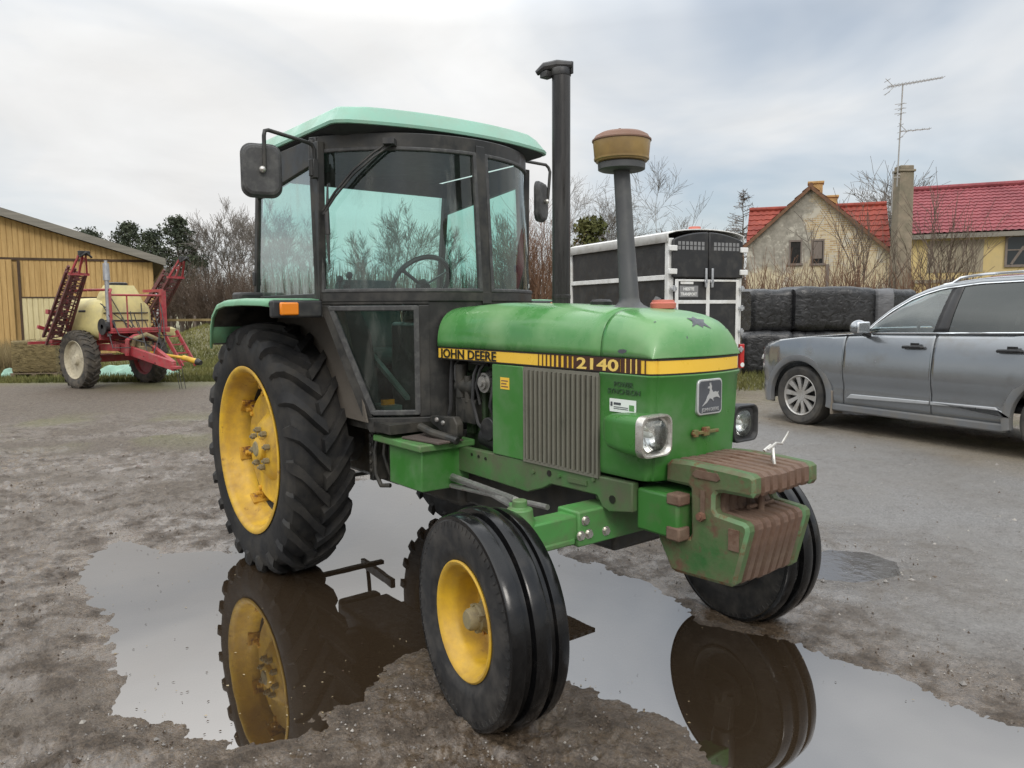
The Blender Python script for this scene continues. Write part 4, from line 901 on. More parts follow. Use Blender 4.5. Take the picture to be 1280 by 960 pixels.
mb = MB(); mb.bar((.55,-.36,.93),(2.22,.0,.50),.09,.19); mb.bar((.55,.36,.93),(2.22,.0,.50),.09,.19); mb.box((2.30,0,.47),(.22,.12,.06)); mb.tube([(2.22,0,.56),(2.22,0,.40)],.05,10); mb.build('drawbar', M['spred'], S, bevel=.01)
mb = MB(); rows = []
for x, k, zo in ((-.75,.80,0),(-.70,.93,0),(-.5,1,.02),(.1,1,.02),(.42,.95,0),(.52,.80,0)):
    rows.append([(x, y*k, 1.43+zo+z*k) for y,z in rrect(1.30,.90,.30,6)])
mb.grid(rows, cv=True); mb.add(rows[0],[list(range(len(rows[0])))]); mb.add(rows[-1],[list(range(len(rows[-1])))[::-1]])
tank = mb.build('tank', M['tank'], S, smooth=60)
mb = MB(); rows = []
for z, w, d in ((1.2,.95,.5),(1.75,.95,.5),(1.98,.78,.42),(2.10,.66,.36),(2.17,.60,.32)): rows.append([(.30+y, x, z) for x,y in rrect(w,d,.12,5)])
mb.grid(rows, cv=True); mb.add(rows[-1],[list(range(len(rows[-1])))]); mb.build('tank_front', M['tank'], tank, smooth=50)
mb = MB()
for z in (1.42,1.58): mb.tube([(.10,-.49,z),(.56,-.47,z),(.56,.47,z),(.10,.49,z)],.014,6)
mb.build('tank_strap', M['black'], tank)
mb = MB(); mb.lathe([(.17,2.16),(.20,2.17),(.20,2.22),(.16,2.235),(0,2.24)],(.25,.0,0),'z',20); mb.build('tank_lid', M['black'], tank)
mb = MB(); mb.box((-.02,-.63,1.62),(.30,.05,.06)); mb.build('tank_grip', M['black'], tank, bevel=.02)
mb = MB(); mb.bx(.55,1.08,-.62,.66,1.16,1.20); mb.bx(1.04,1.09,-.62,.66,1.20,1.27); mb.bx(.55,.62,-.62,.66,1.02,1.16); mb.build('platform', M['spred'], S, bevel=.008)
mb = MB()
mb.tube([(.95,-.55,1.2),(.95,-.55,2.0),(.90,-.50,2.06),(.70,-.5,2.06),(.25,-.62,2.06)],.028,8); mb.tube([(.95,-.55,1.95),(.95,.60,1.95)],.022,8); mb.bar((.95,.60,1.2),(.95,.60,2.06),.10,.10); mb.bar((.95,.60,2.06),(.2,.62,2.06),.06); mb.tube([(.95,-.2,1.2),(.95,-.2,1.95)],.016,6)
mb.tube([(-.2,-.85,1.6),(-.2,-.85,1.95),(-.1,-.80,2.06),(.2,-.62,2.06)],.028,8); mb.build('handrail', M['spred'], S)
mb = MB(); mb.cyl((.80,-.52,1.1),(.80,-.52,2.25),.045,.045,12); mb.cyl((.80,-.52,2.25),(.80,-.52,2.60),.07,.06,12); mb.cyl((.80,-.52,2.60),(.80,-.52,2.66),.03); mb.build('mast', M['galv'], S)
mb = MB(); mb.lathe([(.05,-.10),(.17,-.10),(.17,-.085),(.10,-.08),(.10,.08),(.17,.085),(.17,.10),(.05,.10)],(.85,-.60,1.30),'y',20); mb.build('hose_reel', M['black'], S)
mb = MB(); mb.tube([(1.02,.10,.75),(1.9,.42,.63),(2.25,.50,.56)],.035,10); mb.cyl((1.9,.42,.635),(2.27,.505,.555),.055,.06,12); mb.build('drive_shaft', M['rim'], S)
mb = MB(); mb.cyl((2.26,.50,.557),(2.36,.525,.535),.075,.05,14); mb.build('shaft_joint', M['black'], S)
mb = MB(); mb.cyl((.95,.0,.78),(.95,.0,1.0),.13,.13,16); mb.cyl((.95,.22,.80),(.95,.22,.98),.10,.10,14); mb.box((1.05,.10,.80),(.2,.4,.16)); mb.tube([(1.0,-.2,.75),(1.15,-.2,1.05),(1.1,.1,1.12),(1.1,.35,1.0)],.05,10); mb.build('pump', M['hub'], S, bevel=.01)
mb = MB(); mb.tube([(1.12,-.35,.70),(1.15,-.35,1.02),(1.10,-.15,1.10),(1.1,.1,1.10)],.045,10); mb.build('pump_guard', M['spred'], S)
mb = MB()
for y in (.60,.92): mb.bar((.98,y-.05,1.18),(1.42,y+.10,.42),.04,.07)
for k in range(4): f_ = .15+.24*k; mb.bar((.98+.44*f_,.56+.14*f_,1.18-.76*f_),(.98+.44*f_,.88+.14*f_,1.18-.76*f_),.05,.03)
mb.build('ladder', M['spred'], S)
mb = MB(); rows = [[(.40+y, .98+x, z) for x,y in rrect(w,d,.08,4)] for z, w, d in ((1.0,.26,.3),(1.02,.3,.34),(1.22,.32,.36),(1.26,.2,.25))]
mb.grid(rows, cv=True); mb.add(rows[0],[list(range(len(rows[0])))]); mb.add(rows[-1],[list(range(len(rows[-1])))]); mb.build('rinse_tank', M['tank'], S, smooth=45)
mb = MB()
random.seed(3)
for k in range(16):
    a = Vector((random.uniform(.4,1.0), random.uniform(-.6,.6), random.uniform(1.0,1.9))); b_ = Vector((random.uniform(.7,1.8), random.uniform(-.4,.4), random.uniform(.5,1.1))); mid = (a+b_)/2 + Vector((random.uniform(0,.2),random.uniform(-.2,.2),-.25))
    mb.tube([a, (a+mid)/2+Vector((.05,0,-.02)), mid, (b_+mid)/2, b_], .011, 5)
for y in (.05,.1,.18): mb.tube([(2.2,y,.55),(2.25,y,.3),(2.27,y+.03,.02)], .007, 5)
mb.build('hose', M['black'], S)
def boom(s):
    mb = MB(); b0 = Vector((-.60,s*.94,.92)); b1 = Vector((1.10,s*1.08,2.72)); dx = (b1-b0); L = dx.length; d = dx.normalized()
    n1 = Vector((0,1,0)); n2 = d.cross(n1).normalized()
    for layer, (wy, off) in enumerate(((.40,0),(.34,.24))):
        c0 = b0 + n2*off; c1 = b0 + d*(L*(.80 if layer == 0 else .74)) + n2*off
        a0, a1 = c0 - n1*wy/2, c1 - n1*wy/2*.7; e0, e1 = c0 + n1*wy/2, c1 + n1*wy/2*.7; f0, f1 = (c0 + n2*.26), (c1 + n2*.18)
        for p, q in ((a0,a1),(e0,e1),(f0,f1)): mb.bar(p, q, .045)
        N = 11
        for k in range(N):
            t0, t1 = k/N, (k+.5)/N; t2 = (k+1)/N
            A = lambda t_: a0.lerp(a1,t_); E = lambda t_: e0.lerp(e1,t_); F = lambda t_: f0.lerp(f1,t_)
            mb.bar(A(t0),E(t1),.022); mb.bar(E(t1),A(t2),.022); mb.bar(A(t0),F(t1),.022); mb.bar(F(t1),E(t2),.022)
    mb.tube([b0+n1*.1, b0+d*L*.78+n1*.1], .016, 6); mb.tube([b0-n1*.1+n2*.3, b0+d*L*.75-n1*.1+n2*.3], .016, 6)
    for k in range(14): p = b0 + d*(L*(.06+.05*k)) - n1*.06*(-1)**k + n2*.12; mb.box(p, (.07,.06,.09))
    o = mb.build('boom', M['boom'], S)
    mb = MB(); tip = b0 + d*L*.80
    for yy in (-.16,.0,.16): mb.bar(tip + n1*yy, b0 + d*L*.99 + n1*yy*.35 + n2*.10, .035)
    mb.bar(tip - n1*.2, tip + n1*.2, .05); mb.bar(tip + n1*.16 + n2*.3, b0 + d*L*.97, .03); mb.build('boom_end', M['spred'], o)
    mb = MB(); mb.box(b0 + d*L*1.0 + n2*.06, (.10,.20,.09)); mb.tube([b0 + d*L*.98 - n1*.1, b0+d*L*1.03, b0 + d*L*.98 + n1*.14],.025,6); mb.build('boom_hinge', M['black'], o, bevel=.02)
    mb = MB(); mb.bar((-.9,s*.3,1.0),(-.9,s*1.15,1.30),.07); mb.bar((-.6,s*.75,1.55),(-.35,s*1.2,1.62),.06,.09); mb.bar((-.75,s*.55,.95),(-.55,s*.75,1.6),.06); mb.bar((-1.15,s*1.25,.95),(-1.1,s*.5,.95),.06); mb.build('boom_rest', M['spred'], S)
boom(-1); boom(1)

# ------------------------------------------------------------------ parked car
M['carpaint'] = mat('grey_car_paint', (.25,.265,.28), .18, metal=.7, var=.05, vs=2, rv=.05, coat=.9, dirt=((.19,.175,.15),.30,3))
M['cartrim'] = mat('car_grey_plastic', (.14,.145,.15), .5, var=.08, dirt=((.17,.15,.12),.4,4))
M['cardark'] = mat('car_black_trim', (.012,.012,.013), .4, var=.1)
M['carchrome'] = mat('car_bright_trim', (.70,.72,.74), .18, metal=.9, var=.04)
M['caralloy'] = mat('alloy_wheel', (.50,.49,.47), .35, metal=.6, var=.1, vs=8, dirt=((.20,.17,.13),.42,8))
M['cartyre'] = mat('car_tyre', (.028,.027,.026), .75, var=.2, vs=8, dirt=((.10,.09,.075),.45,8))
M['carsilver'] = mat('car_silver_moulding', (.40,.41,.42), .35, metal=.3, var=.05)
M['carseat'] = mat('beige_seat', (.42,.38,.32), .7, var=.05)
M['flap'] = mat('dirty_mud_flap', (.21,.18,.145), .8, var=.2, vs=8)
K = empty('parked_car', (-.3995, 7.0753, .14), R(169.38)); tag(K, 'grey estate sport utility car with ten spoke alloy wheels parked at the right edge', 'car')
kx = lambda xs, pts: float(np.interp(-xs, [-p[0] for p in pts], [p[1] for p in pts]))
WM = [(.87,.52),(.85,.62),(.80,.73),(.70,.82),(.55,.89),(.35,.935),(0,.957),(-.6,.962),(-2.4,.962),(-3.2,.958),(-3.6,.92),(-3.9,.84),(-4.03,.74),(-4.06,.66)]
ZBELT = [(.87,.74),(.84,.83),(.75,.93),(.6,.995),(.35,1.05),(0,1.09),(-.5,1.13),(-.85,1.155),(-1.85,1.176),(-2.8,1.20),(-3.6,1.25),(-4.06,1.28)]
ZRAIL = [(-.85,1.16),(-1.0,1.30),(-1.15,1.425),(-1.345,1.55),(-1.5,1.615),(-1.67,1.665),(-2.06,1.71),(-2.5,1.72),(-3.0,1.705),(-3.5,1.66),(-3.75,1.60),(-3.9,1.50),(-4.02,1.30)]
YRAIL = [(-.85,.865),(-1.0,.83),(-1.345,.745),(-1.67,.69),(-2.06,.665),(-3.0,.65),(-3.6,.64),(-4.02,.66)]
def zlow(x):
    z = .315 if x < .5 else .315 + (x-.5)*-.1
    for c in (0,-2.984):
        d = x-c
        if abs(d) < .455: z = max(z, .365 + math.sqrt(max(.455**2-d*d,0)))
    if x > .455: z = .24
    if x < -3.45: z = .30
    return z
def side_pt(x, t_, s, off=0.):
    zl, zb_ = zlow(x), kx(x, ZBELT); z = zl + (zb_-zl)*t_; w_ = kx(x, WM)
    u = (z-.25)/.95
    f = .945 + .062*math.sin(pi*min(1,max(0,u))**.9) - .034*max(0,(u-.70)/.3)**2
    crease = -.024*math.exp(-((z-.53)/.09)**2)
    return (x, s*(w_*f + crease + off), z)
def side_grid(name, x0, x1, m, parent, s, smooth=40):
    cols = [x0 + (x1-x0)*i/max(2,int(abs(x1-x0)/.03)) for i in range(max(2,int(abs(x1-x0)/.03))+1)]
    mb = MB(); mb.grid([[side_pt(x, k/16, s) for k in range(17)] for x in cols]); return mb.build(name, m, parent, smooth=smooth, solid=.004)
for s in (1,-1):
    side_grid('front_wing', .87, -.652, M['carpaint'], K, s)
    d1 = side_grid('front_door', -.66, -1.742, M['carpaint'], K, s); d2 = side_grid('rear_door', -1.75, -2.75, M['carpaint'], K, s)
    side_grid('rear_quarter', -2.758, -4.06, M['carpaint'], K, s)
    mb = MB(); mb.grid([[(p[0],p[1],p[2]) for p in (side_pt(x, k/8, s, -.02) for k in range(9))] for x in np.linspace(.8,-3.95,120)]); mb.build('inner_shell', M['cardark'], K)
    for d_, xh in ((d1,-1.53),(d2,-2.53)):
        mb = MB(); y = s*(.962+.020); mb.tube([(xh-.11,s*.955,1.025),(xh-.10,y,1.03),(xh+.10,y,1.025),(xh+.12,s*.955,1.02)], .017, 8); mb.box((xh-.02,s*.962,1.055),(.09,.02,.03)); mb.build('handle', M['cardark'], d_, bevel=.004)
        x0_, x1_ = (-.72,-1.735) if d_ is d1 else (-1.757,-2.45)
        mb = MB(); mb.prism([(x0_,.40),(x0_-.06,.455),(x1_+.0,.468),(x1_,.435),(x0_-.05,.405)] if d_ is d1 else [(x0_,.435),(x0_,.468),(x1_+.03,.478),(x1_-.06,.40),(x1_-.09,.40),(x1_-.0,.448)],'y',*sorted((s*.945,s*.974))); mb.build('side_moulding', M['carsilver'], d_, bevel=.006)
    mb = MB(); mb.bx(-2.52,-.46,*sorted((s*.86,s*.945)),.235,.325); mb.build('sill', M['cartrim'], K, bevel=.02); 
    for c in (0,-2.984):
        mb = MB(); rows = []
        for i in range(31):
            a = R(-12 + 204*i/30); rows.append([(c+r_*math.cos(a), s*y, .365+r_*math.sin(a)) for r_, y in ((.43,.90),(.432,.962),(.452,.972),(.505,.966),(.508,.93))])
        mb.grid(rows); mb.build('arch_trim', M['cartrim'], K, smooth=50)
    # windows, pillars, roof rail
    def gpt(x, t_, off=0.):
        zb_, zr = kx(x, ZBELT)-.004, kx(x, ZRAIL); yb, yr_ = kx(x, WM)*.925, kx(x, YRAIL); z = zb_ + (zr-zb_)*t_
        return (x, s*(yb + (yr_-yb)*t_ + .02*math.sin(pi*t_) + off), z)
    def gstrip(name, xs, t0, t1, m, parent, off=0., sol=0):
        mb = MB(); mb.grid([[gpt(x, t0+(t1-t0)*k/6, off) for k in range(7)] for x in xs]); return mb.build(name, m, parent, smooth=60, solid=sol)
    gstrip('side_glass', np.linspace(-.95,-1.80,24), .0, .955, M['carglass'], d1)
    gstrip('side_glass', np.linspace(-1.86,-2.80,20), .0, .955, M['carglassdark'], d2)
    gstrip('quarter_glass', np.linspace(-2.86,-3.62,16), .0, .95, M['carglassdark'], K)
    def slant(name, xb, xt, m, off, parent):
        mb = MB(); rows = []
        for k in range(9):
            t_ = k/8; rows.append([gpt(xb[0]+(xt[0]-xb[0])*t_, t_, off), gpt(xb[1]+(xt[1]-xb[1])*t_, t_, off)])
        mb.grid(rows); mb.build(name, m, parent, smooth=60, solid=.006)
    slant('b_pillar', (-1.70,-1.86), (-1.78,-1.90), M['cardark'], .004, K)
    slant('c_pillar', (-2.74,-2.88), (-2.66,-2.82), M['cardark'], .004, K)
    mb = MB(); mb.grid([[gpt(x,k/6) for k in range(7)] for x in np.linspace(-3.58,-4.02,10)]); mb.build('d_pillar', M['carpaint'], K, smooth=50)
    mb = MB(); mb.grid([[(x,s*(kx(x,YRAIL)+dy),kx(x,ZRAIL)+dz) for dy,dz in ((.014,-.04),(.018,-.012),(.005,.012),(-.04,.03))] for x in np.linspace(-.85,-4.0,60)]); mb.build('roof_frame', M['carpaint'], K, smooth=60)
    mb = MB(); mb.tube([(x, s*(kx(x,WM)*.928+.004), kx(x,ZBELT)+.002) for x in np.linspace(-.98,-3.7,30)], .011, 6); mb.tube([(x, s*(kx(x,YRAIL)+.022), kx(x,ZRAIL)-.030) for x in np.linspace(-.90,-3.7,50)], .010, 6); mb.build('window_trim', M['carchrome'], K, smooth=60)
    mb = MB(); mb.tube([(x, s*(kx(x,YRAIL)-.03), kx(x,ZRAIL)+(.065 if -3.5<x<-1.75 else .02)) for x in np.linspace(-1.65,-3.6,24)], .014, 6); mb.build('roof_rail', M['carchrome'], K, smooth=60)
    mb = MB(); mb.sphere((-.93,s*1.06,1.225), .10, 14, 10, (.75,1.15,.85)); mir = mb.build('door_mirror', M['carpaint'], K, smooth=80)
    mb = MB(); mb.box((-.99,s*1.06,1.225),(.03,.20,.13)); mb.build('mirror_glass', M['carchrome'], mir, bevel=.02)
    mb = MB(); mb.bar((-.95,s*.92,1.135),(-.94,s*1.03,1.17),.10,.045); mb.build('mirror_foot', M['cardark'], mir, bevel=.012)
    mb = MB(); mb.box((-.50,s*.86,.33),(.02,.20,.28)); mb.build('mud_flap', M['flap'], K, bevel=.006)
    mb = MB(); mb.prism([(.855,.76),(.82,.84),(.70,.88),(.66,.86),(.72,.80)],'y',*sorted((s*.50,s*.735))); mb.build('headlamp', M['lens'], K, bevel=.02)
    mb = MB(); mb.box((-4.05,s*.72,1.1),(.05,.12,.42)); mb.build('tail_lamp', M['redlens'], K, bevel=.02)
    for c in (0,-2.984):
        Wc = empty('wheel', (c, s*.815, .365), 0 if s > 0 else pi, K); mb = MB()
        mb.lathe([(.245,.095),(.28,.118),(.33,.122),(.358,.105),(.368,.07),(.3695,0),(.368,-.07),(.358,-.105),(.30,-.12),(.245,-.10)], axis='y', n=56); mb.build('tyre', M['cartyre'], Wc)
        mb = MB(); mb.lathe([(.247,.098),(.252,.106),(.244,.110),(.232,.100),(.225,.06),(.222,-.09)], axis='y', n=48)
        for k in range(10):
            a = 2*pi*k/10 + .12; ca, sa = math.cos(a), math.sin(a)
            for sg in (-1,1):
                pr = lambda r_, w_: (r_*ca - w_*sa, r_*sa + w_*ca)
            q = [(.055,.020),(.14,.024),(.235,.034),(.235,-.034),(.14,-.024),(.055,-.020)]
            vs = [(r_*ca-w_*sa, .085+.012*(r_>.2), r_*sa+w_*ca) for r_,w_ in q] + [(r_*ca-w_*sa, .06, r_*sa+w_*ca) for r_,w_ in q]
            mb.add(vs, [(0,1,2,3,4,5),(11,10,9,8,7,6)] + [(i,(i+1)%6,6+(i+1)%6,6+i) for i in range(6)])
        mb.cyl((0,.05,0),(0,.088,0),.068,.062,24); mb.build('alloy', M['caralloy'], Wc, smooth=30)
        mb = MB(); mb.cyl((0,.0,0),(0,.02,0),.20,.20,32); mb.cyl((0,-.10,0),(0,-.02,0),.225,.225,32); mb.build('brake_disc', M['cardark'], Wc)
    mb = MB()
    for xx in (-1.75,-2.65): 
        mb.prism([(xx+.45,.55),(xx+.45,.72),(xx+.05,.70),(xx-.12,1.25),(xx-.22,1.24),(xx-.12,.55)],'y',*sorted((s*.20,s*.66))); mb.prism([(xx-.14,1.27),(xx-.22,1.27),(xx-.26,1.44),(xx-.17,1.45)],'y',*sorted((s*.30,s*.55)))
    mb.build('car_seat', M['carseat'], K, bevel=.03)
# hood, nose, roof, screens
mb = MB(); mb.grid([[(x - .0*abs(y_), y_*kx(x,WM)*.955, kx(x,ZBELT)-.006+.05*(1-abs(y_)**2.2)*min(1,(.9-x)/.5)) for y_ in np.linspace(-1,1,21)] for x in np.linspace(.86,-.93,40)]); mb.build('bonnet', M['carpaint'], K, smooth=50)
mb = MB(); mb.grid([[(.87+.05*(1-y_**2)-(.02 if z<.4 else 0), y_*.52, z) for y_ in np.linspace(-1,1,9)] for z in (.24,.35,.5,.65,.745)]); mb.build('front_bumper', M['carpaint'], K, smooth=60)
mb = MB(); mb.grid([[(.88+.05*(1-y_**2), y_*.45, z) for y_ in np.linspace(-1,1,9)] for z in (.50,.73)]); mb.build('radiator_grille', M['cardark'], K)
mb = MB(); rows = []
for x in np.linspace(-1.30,-3.98,40): rows.append([(x+ (.14*(1-y_**2) if x>-1.6 else 0)*((x+1.9)/.6 if x>-1.9 else 0), y_*(kx(x,YRAIL)-.035), kx(x,ZRAIL)+.028+.045*(1-y_**2)) for y_ in np.linspace(-1,1,15)])
mb.grid(rows); mb.build('car_roof', M['carpaint'], K, smooth=60)
mb = MB(); rows = []
for x in np.linspace(-.88,-1.34,12): k = (x+.88)/-.46; rows.append([(x+(.26-.12*k)*(1-y_**2), y_*(kx(x,YRAIL)-.02), kx(x,ZRAIL)+.01+.04*k*(1-y_**2)) for y_ in np.linspace(-1,1,15)])
mb.grid(rows); mb.build('windscreen', M['carglass'], K, smooth=80)
mb = MB(); mb.grid([[(x, y_*(kx(x,YRAIL)-.01), kx(x,ZRAIL)+.0) for y_ in (-1,0,1)] for x in (-3.80,-4.02)]); mb.build('rear_screen', M['carglassdark'], K)
mb = MB(); mb.grid([[(-4.06-.03*(1-y_**2), y_*.68, z) for y_ in np.linspace(-1,1,9)] for z in (.32,.6,.9,1.28)]); mb.build('tailgate', M['carpaint'], K, smooth=60)
mb = MB(); mb.bx(-4.0,-.75,-.84,.84,.42,.50); mb.bx(-1.15,-.85,-.80,.80,.9,1.12); mb.build('car_interior', M['cardark'], K, bevel=.03)
mb = MB(); cw = Vector((-1.33,.37,1.12)); n_ = Vector((-.85,0,.5)).normalized(); u_ = Vector((0,1,0)); v_ = n_.cross(u_)
mb.tube([cw+(u_*math.cos(2*pi*i/28)+v_*math.sin(2*pi*i/28))*.185 for i in range(29)], .017, 8, cap=False); mb.bar(cw-u_*.18, cw+u_*.18, .03); mb.cyl(cw-n_*.05,cw,.05); mb.build('steering_wheel', M['cardark'], K)
# ------------------------------------------------------------------ livestock trailer
M['tblack'] = mat('trailer_black_panel', (.017,.017,.018), .45, var=.15, vs=3, dirt=((.06,.057,.05),.36,5))
M['twhite'] = mat('trailer_white_frame', (.68,.68,.66), .5, var=.06, vs=4, dirt=((.45,.43,.38),.4,5))
M['tgrey'] = mat('trailer_grey_print', (.20,.20,.20), .6, var=.1)
tv = np.array([-1.4,3.07]); tang = math.atan2(*( (R2*tv[0]+F2*tv[1])[::-1]))
TR = empty('livestock_trailer', (0,0,0), 0); tag(TR, 'black box horse trailer with white frame and double rear doors behind the tractor bonnet', 'trailer')
tb = B(2.60, 12.9, .14); TR.location = tb; TR.rotation_euler = (0,0,tang)      # local x runs to the front of the trailer, y to its right hand seen from behind is negative
TL, TW, Z0, Z1 = 3.40, -1.52, .42, 2.56
mb = MB(); mb.bx(.03,TL-.03,TW+.03,-.03,Z0,Z1); mb.build('body_panel', M['tblack'], TR)
mb = MB()
for x in (0,TL-.10): mb.bx(x,x+.10,-.10,.012,Z0-.08,Z1+.05); mb.bx(x,x+.10,TW-.012,TW+.10,Z0-.08,Z1+.05)
mb.build('corner_post', M['twhite'], TR, bevel=.01)
mb = MB(); mb.bx(.10,TL-.10,-.02,.016,1.93,2.01); mb.bx(.10,TL-.10,-.02,.016,Z0-.06,Z0+.08); mb.bx(.10,TL-.10,TW-.016,TW+.02,1.93,2.01); mb.bx(.10,TL-.10,TW-.016,TW+.02,Z0-.06,Z0+.08); mb.build('side_rail', M['twhite'], TR, bevel=.006)
mb = MB(); rows = []
for x in (-.01,.0,TL,TL+.01):
    rows.append([(x, y, z) for y, z in [(.03,Z1-.02)] + [(.03 + (TW-.06)*k/10, Z1+.12+.09*math.sin(pi*k/10)**.6) for k in range(11)] + [(TW-.03,Z1-.02)]])
mb.grid(rows); mb.build('trailer_roof', M['twhite'], TR, smooth=50, solid=.02)
def top_door(y0, y1):
    mb = MB(); n = 10; pts = [(y0,1.96),(y1,1.96)] + [(y1+(y0-y1)*k/n, 2.56+.16*math.sin(pi*min(1,max(0,(-(y1+(y0-y1)*k/n))/1.52)))**.7) for k in range(n+1)]
    mb.prism(pts,'x',-.07,-.02); return mb.build('rear_door', M['tblack'], TR, bevel=.02)
for y0, y1 in ((-.03,-.755),(-.765,-1.49)):
    d_ = top_door(y0, y1); mb = MB(); c = (y0+y1)/2
    for k in range(7):
        for r_ in range(2): mb.bx(-.074,-.069,c-.27+.08*k,c-.215+.08*k,2.42+.075*r_,2.48+.075*r_)
    mb.build('vent', M['tgrey'], d_)
    yh = -.02 if y0 > -.1 else -1.50
    for z in (2.44,2.06): mb = MB(); mb.box((-.075,yh,z),(.05,.16,.09)); mb.build('hinge', M['twhite'], d_, bevel=.01)
    mb = MB(); yb = -.70 if y0 > -.1 else -.83; mb.bx(-.10,-.07,yb-.02,yb+.02,1.80,2.12); mb.cyl((-.10,yb,1.90),(-.07,yb,1.90),.035); mb.build('latch', M['galv'], d_, bevel=.008)
mb = MB(); mb.bx(-.045,-.02,TW+.10,-.10,.45,1.93); ramp = mb.build('ramp_door', M['tblack'], TR)
mb = MB(); mb.bx(-.062,-.046,TW+.09,-.09,1.53,1.59); mb.bx(-.0625,-.046,-.80,-.73,.45,1.93); mb.bx(-.063,-.046,-.155,-.09,.45,1.93); mb.bx(-.063,-.046,TW+.09,TW+.155,.45,1.93); mb.bx(-.0615,-.046,TW+.09,-.09,.44,.52); mb.bx(-.0615,-.046,TW+.09,-.09,1.90,1.935); mb.build('ramp_frame', M['twhite'], ramp, bevel=.005)
mb = MB(); mb.bx(-.056,-.0465,-.56,-.18,1.64,1.83); pl_ = mb.build('sign_plate', M['tgrey'], ramp); 
for k, wd in enumerate(('HESTE','TRANSPORT')):
    tx = text('sign_lettering', wd, .068, M['twhite'], pl_, (-.058, -.205-(.05 if k==0 else 0), 1.752-.085*k), (R(90),0,R(-90)), off=.003); tx.scale.x = (.22 if k == 0 else .33)/tx.dimensions.x
mb = MB(); mb.bx(-.0565,-.0465,-.46,-.20,1.855,1.895); mb.build('sign_plate', M['twhite'], ramp)
for yy in (-.05,TW+.05):
    for z in (1.78,1.45,1.05,.74): mb = MB(); mb.cyl((-.09,yy,z-.05),(-.09,yy,z+.05),.022); mb.box((-.07,yy,z),(.05,.11,.05)); mb.build('ramp_latch', M['galv'], TR, bevel=.006)
    mb = MB(); mb.box((-.04,yy-(.05 if yy<-1 else -.05),.62),(.07,.09,.42)); tl_ = mb.build('tail_lamp', M['redlens'], TR, bevel=.012)
    mb = MB(); mb.cyl((-.08,yy-(.05 if yy<-1 else -.05),.47),(-.072,yy-(.05 if yy<-1 else -.05),.47),.04); mb.build('reversing_lens', M['white'], tl_)
mb = MB(); mb.cyl((.35,-.78,2.78),(.35,-.78,2.85),.12,.10,16); mb.build('roof_beacon', M['redcap'], TR)
mb = MB(); mb.prism([(.28,1.36),(.52,1.40),(.52,1.52),(.36,1.66),(.22,1.62)],'y',-.018,.006); mb.cyl((.30,-.0,1.22),(.30,.012,1.22),.035); mb.cyl((.08,-.0,1.20),(.08,.025,1.20),.035); mb.cyl((TL-.25,-.0,1.45),(TL-.25,.02,1.45),.03); mb.build('side_emblem', M['tgrey'], TR)
for x in (1.35,2.15):
    for y in (.02,TW-.02):
        mb = MB(); s_ = 1 if y > 0 else -1; mb.lathe([(0,.03*s_),(.19,.04*s_),(.22,.07*s_),(.33,.07*s_),(.345,.0),(.33,-.10*s_),(0,-.1*s_)], (x,y+.06*s_,.345), 'y', 32); mb.build('wheel', M['cartyre'], TR)
mb = MB(); mb.bx(.7,2.8,.0,.20,.72,.76); mb.bx(.7,2.8,TW-.20,TW,.72,.76); mb.build('mudguard', M['galv'], TR, bevel=.02)
mb = MB(); mb.bx(.1,TL,TW+.1,-.1,.34,Z0); mb.bar((TL,-.5,.40),(TL+1.3,-.76,.45),.08); mb.bar((TL,-1.0,.40),(TL+1.3,-.76,.45),.08); mb.cyl((TL+1.2,-.76,.0),(TL+1.2,-.76,.6),.03); mb.build('drawbar', M['galv'], TR)

# ------------------------------------------------------------------ wrapped silage bales
m, t, b = newmat('black_wrap'); co = t.obj()
n = t.noise(t.scale(co,(2.2,1.2,2.6)), 2.6, 7, .6, 1.6)
t.link(t.mix(t.ramp(n,.35,.7), (.010,.010,.011), (.030,.030,.032)), b.inputs['Base Color']); t.link(t.ramp(n,.3,.7,.20,.42), b.inputs['Roughness'])
t.link(t.bump(n, .55, .04), b.inputs['Normal']); M['wrap'] = m
M['wrapgrey'] = mat('torn_grey_wrap', (.10,.10,.105), .5, var=.35, vs=3, stretch=(1,1,3), bump=(12,.6,.02))
def bale(name, r, d, z, L, Wd, H, seed, rz, mats=None):
    mb = MB(); rows = []; random.seed(seed)
    N = 22; rr_ = rrect(Wd, H, .16, 5)
    for i in range(N+1):
        x = -L/2 + L*i/N; e = 1 - .10*max(0, abs(2*i/N-1)-.86)/.14; row = []
        for y, zz in rr_:
            q = mnoise.noise(Vector((x*2.0+seed*7, y*2.0, zz*3)))*.055 + mnoise.noise(Vector((x*6+seed*3, y*6, zz*8)))*.016
            k = e + q; row.append((x*(1 if 0<i<N else .995), y*k, H/2 + (zz+.0)*k + q*.4))
        rows.append(row)
    mb.grid(rows, cv=True); mb.add(rows[0],[list(range(len(rr_)))]); mb.add(rows[-1],[list(range(len(rr_)))[::-1]])
    o = mb.build(name, mats or M['wrap'], smooth=60); bx_, by_, _ = B(r, d); o.location = (bx_, by_, z); o.rotation_euler = (0,0,BRZ+R(rz)); return o
gb = .14; GRP = 'silage bales wrapped in black film'
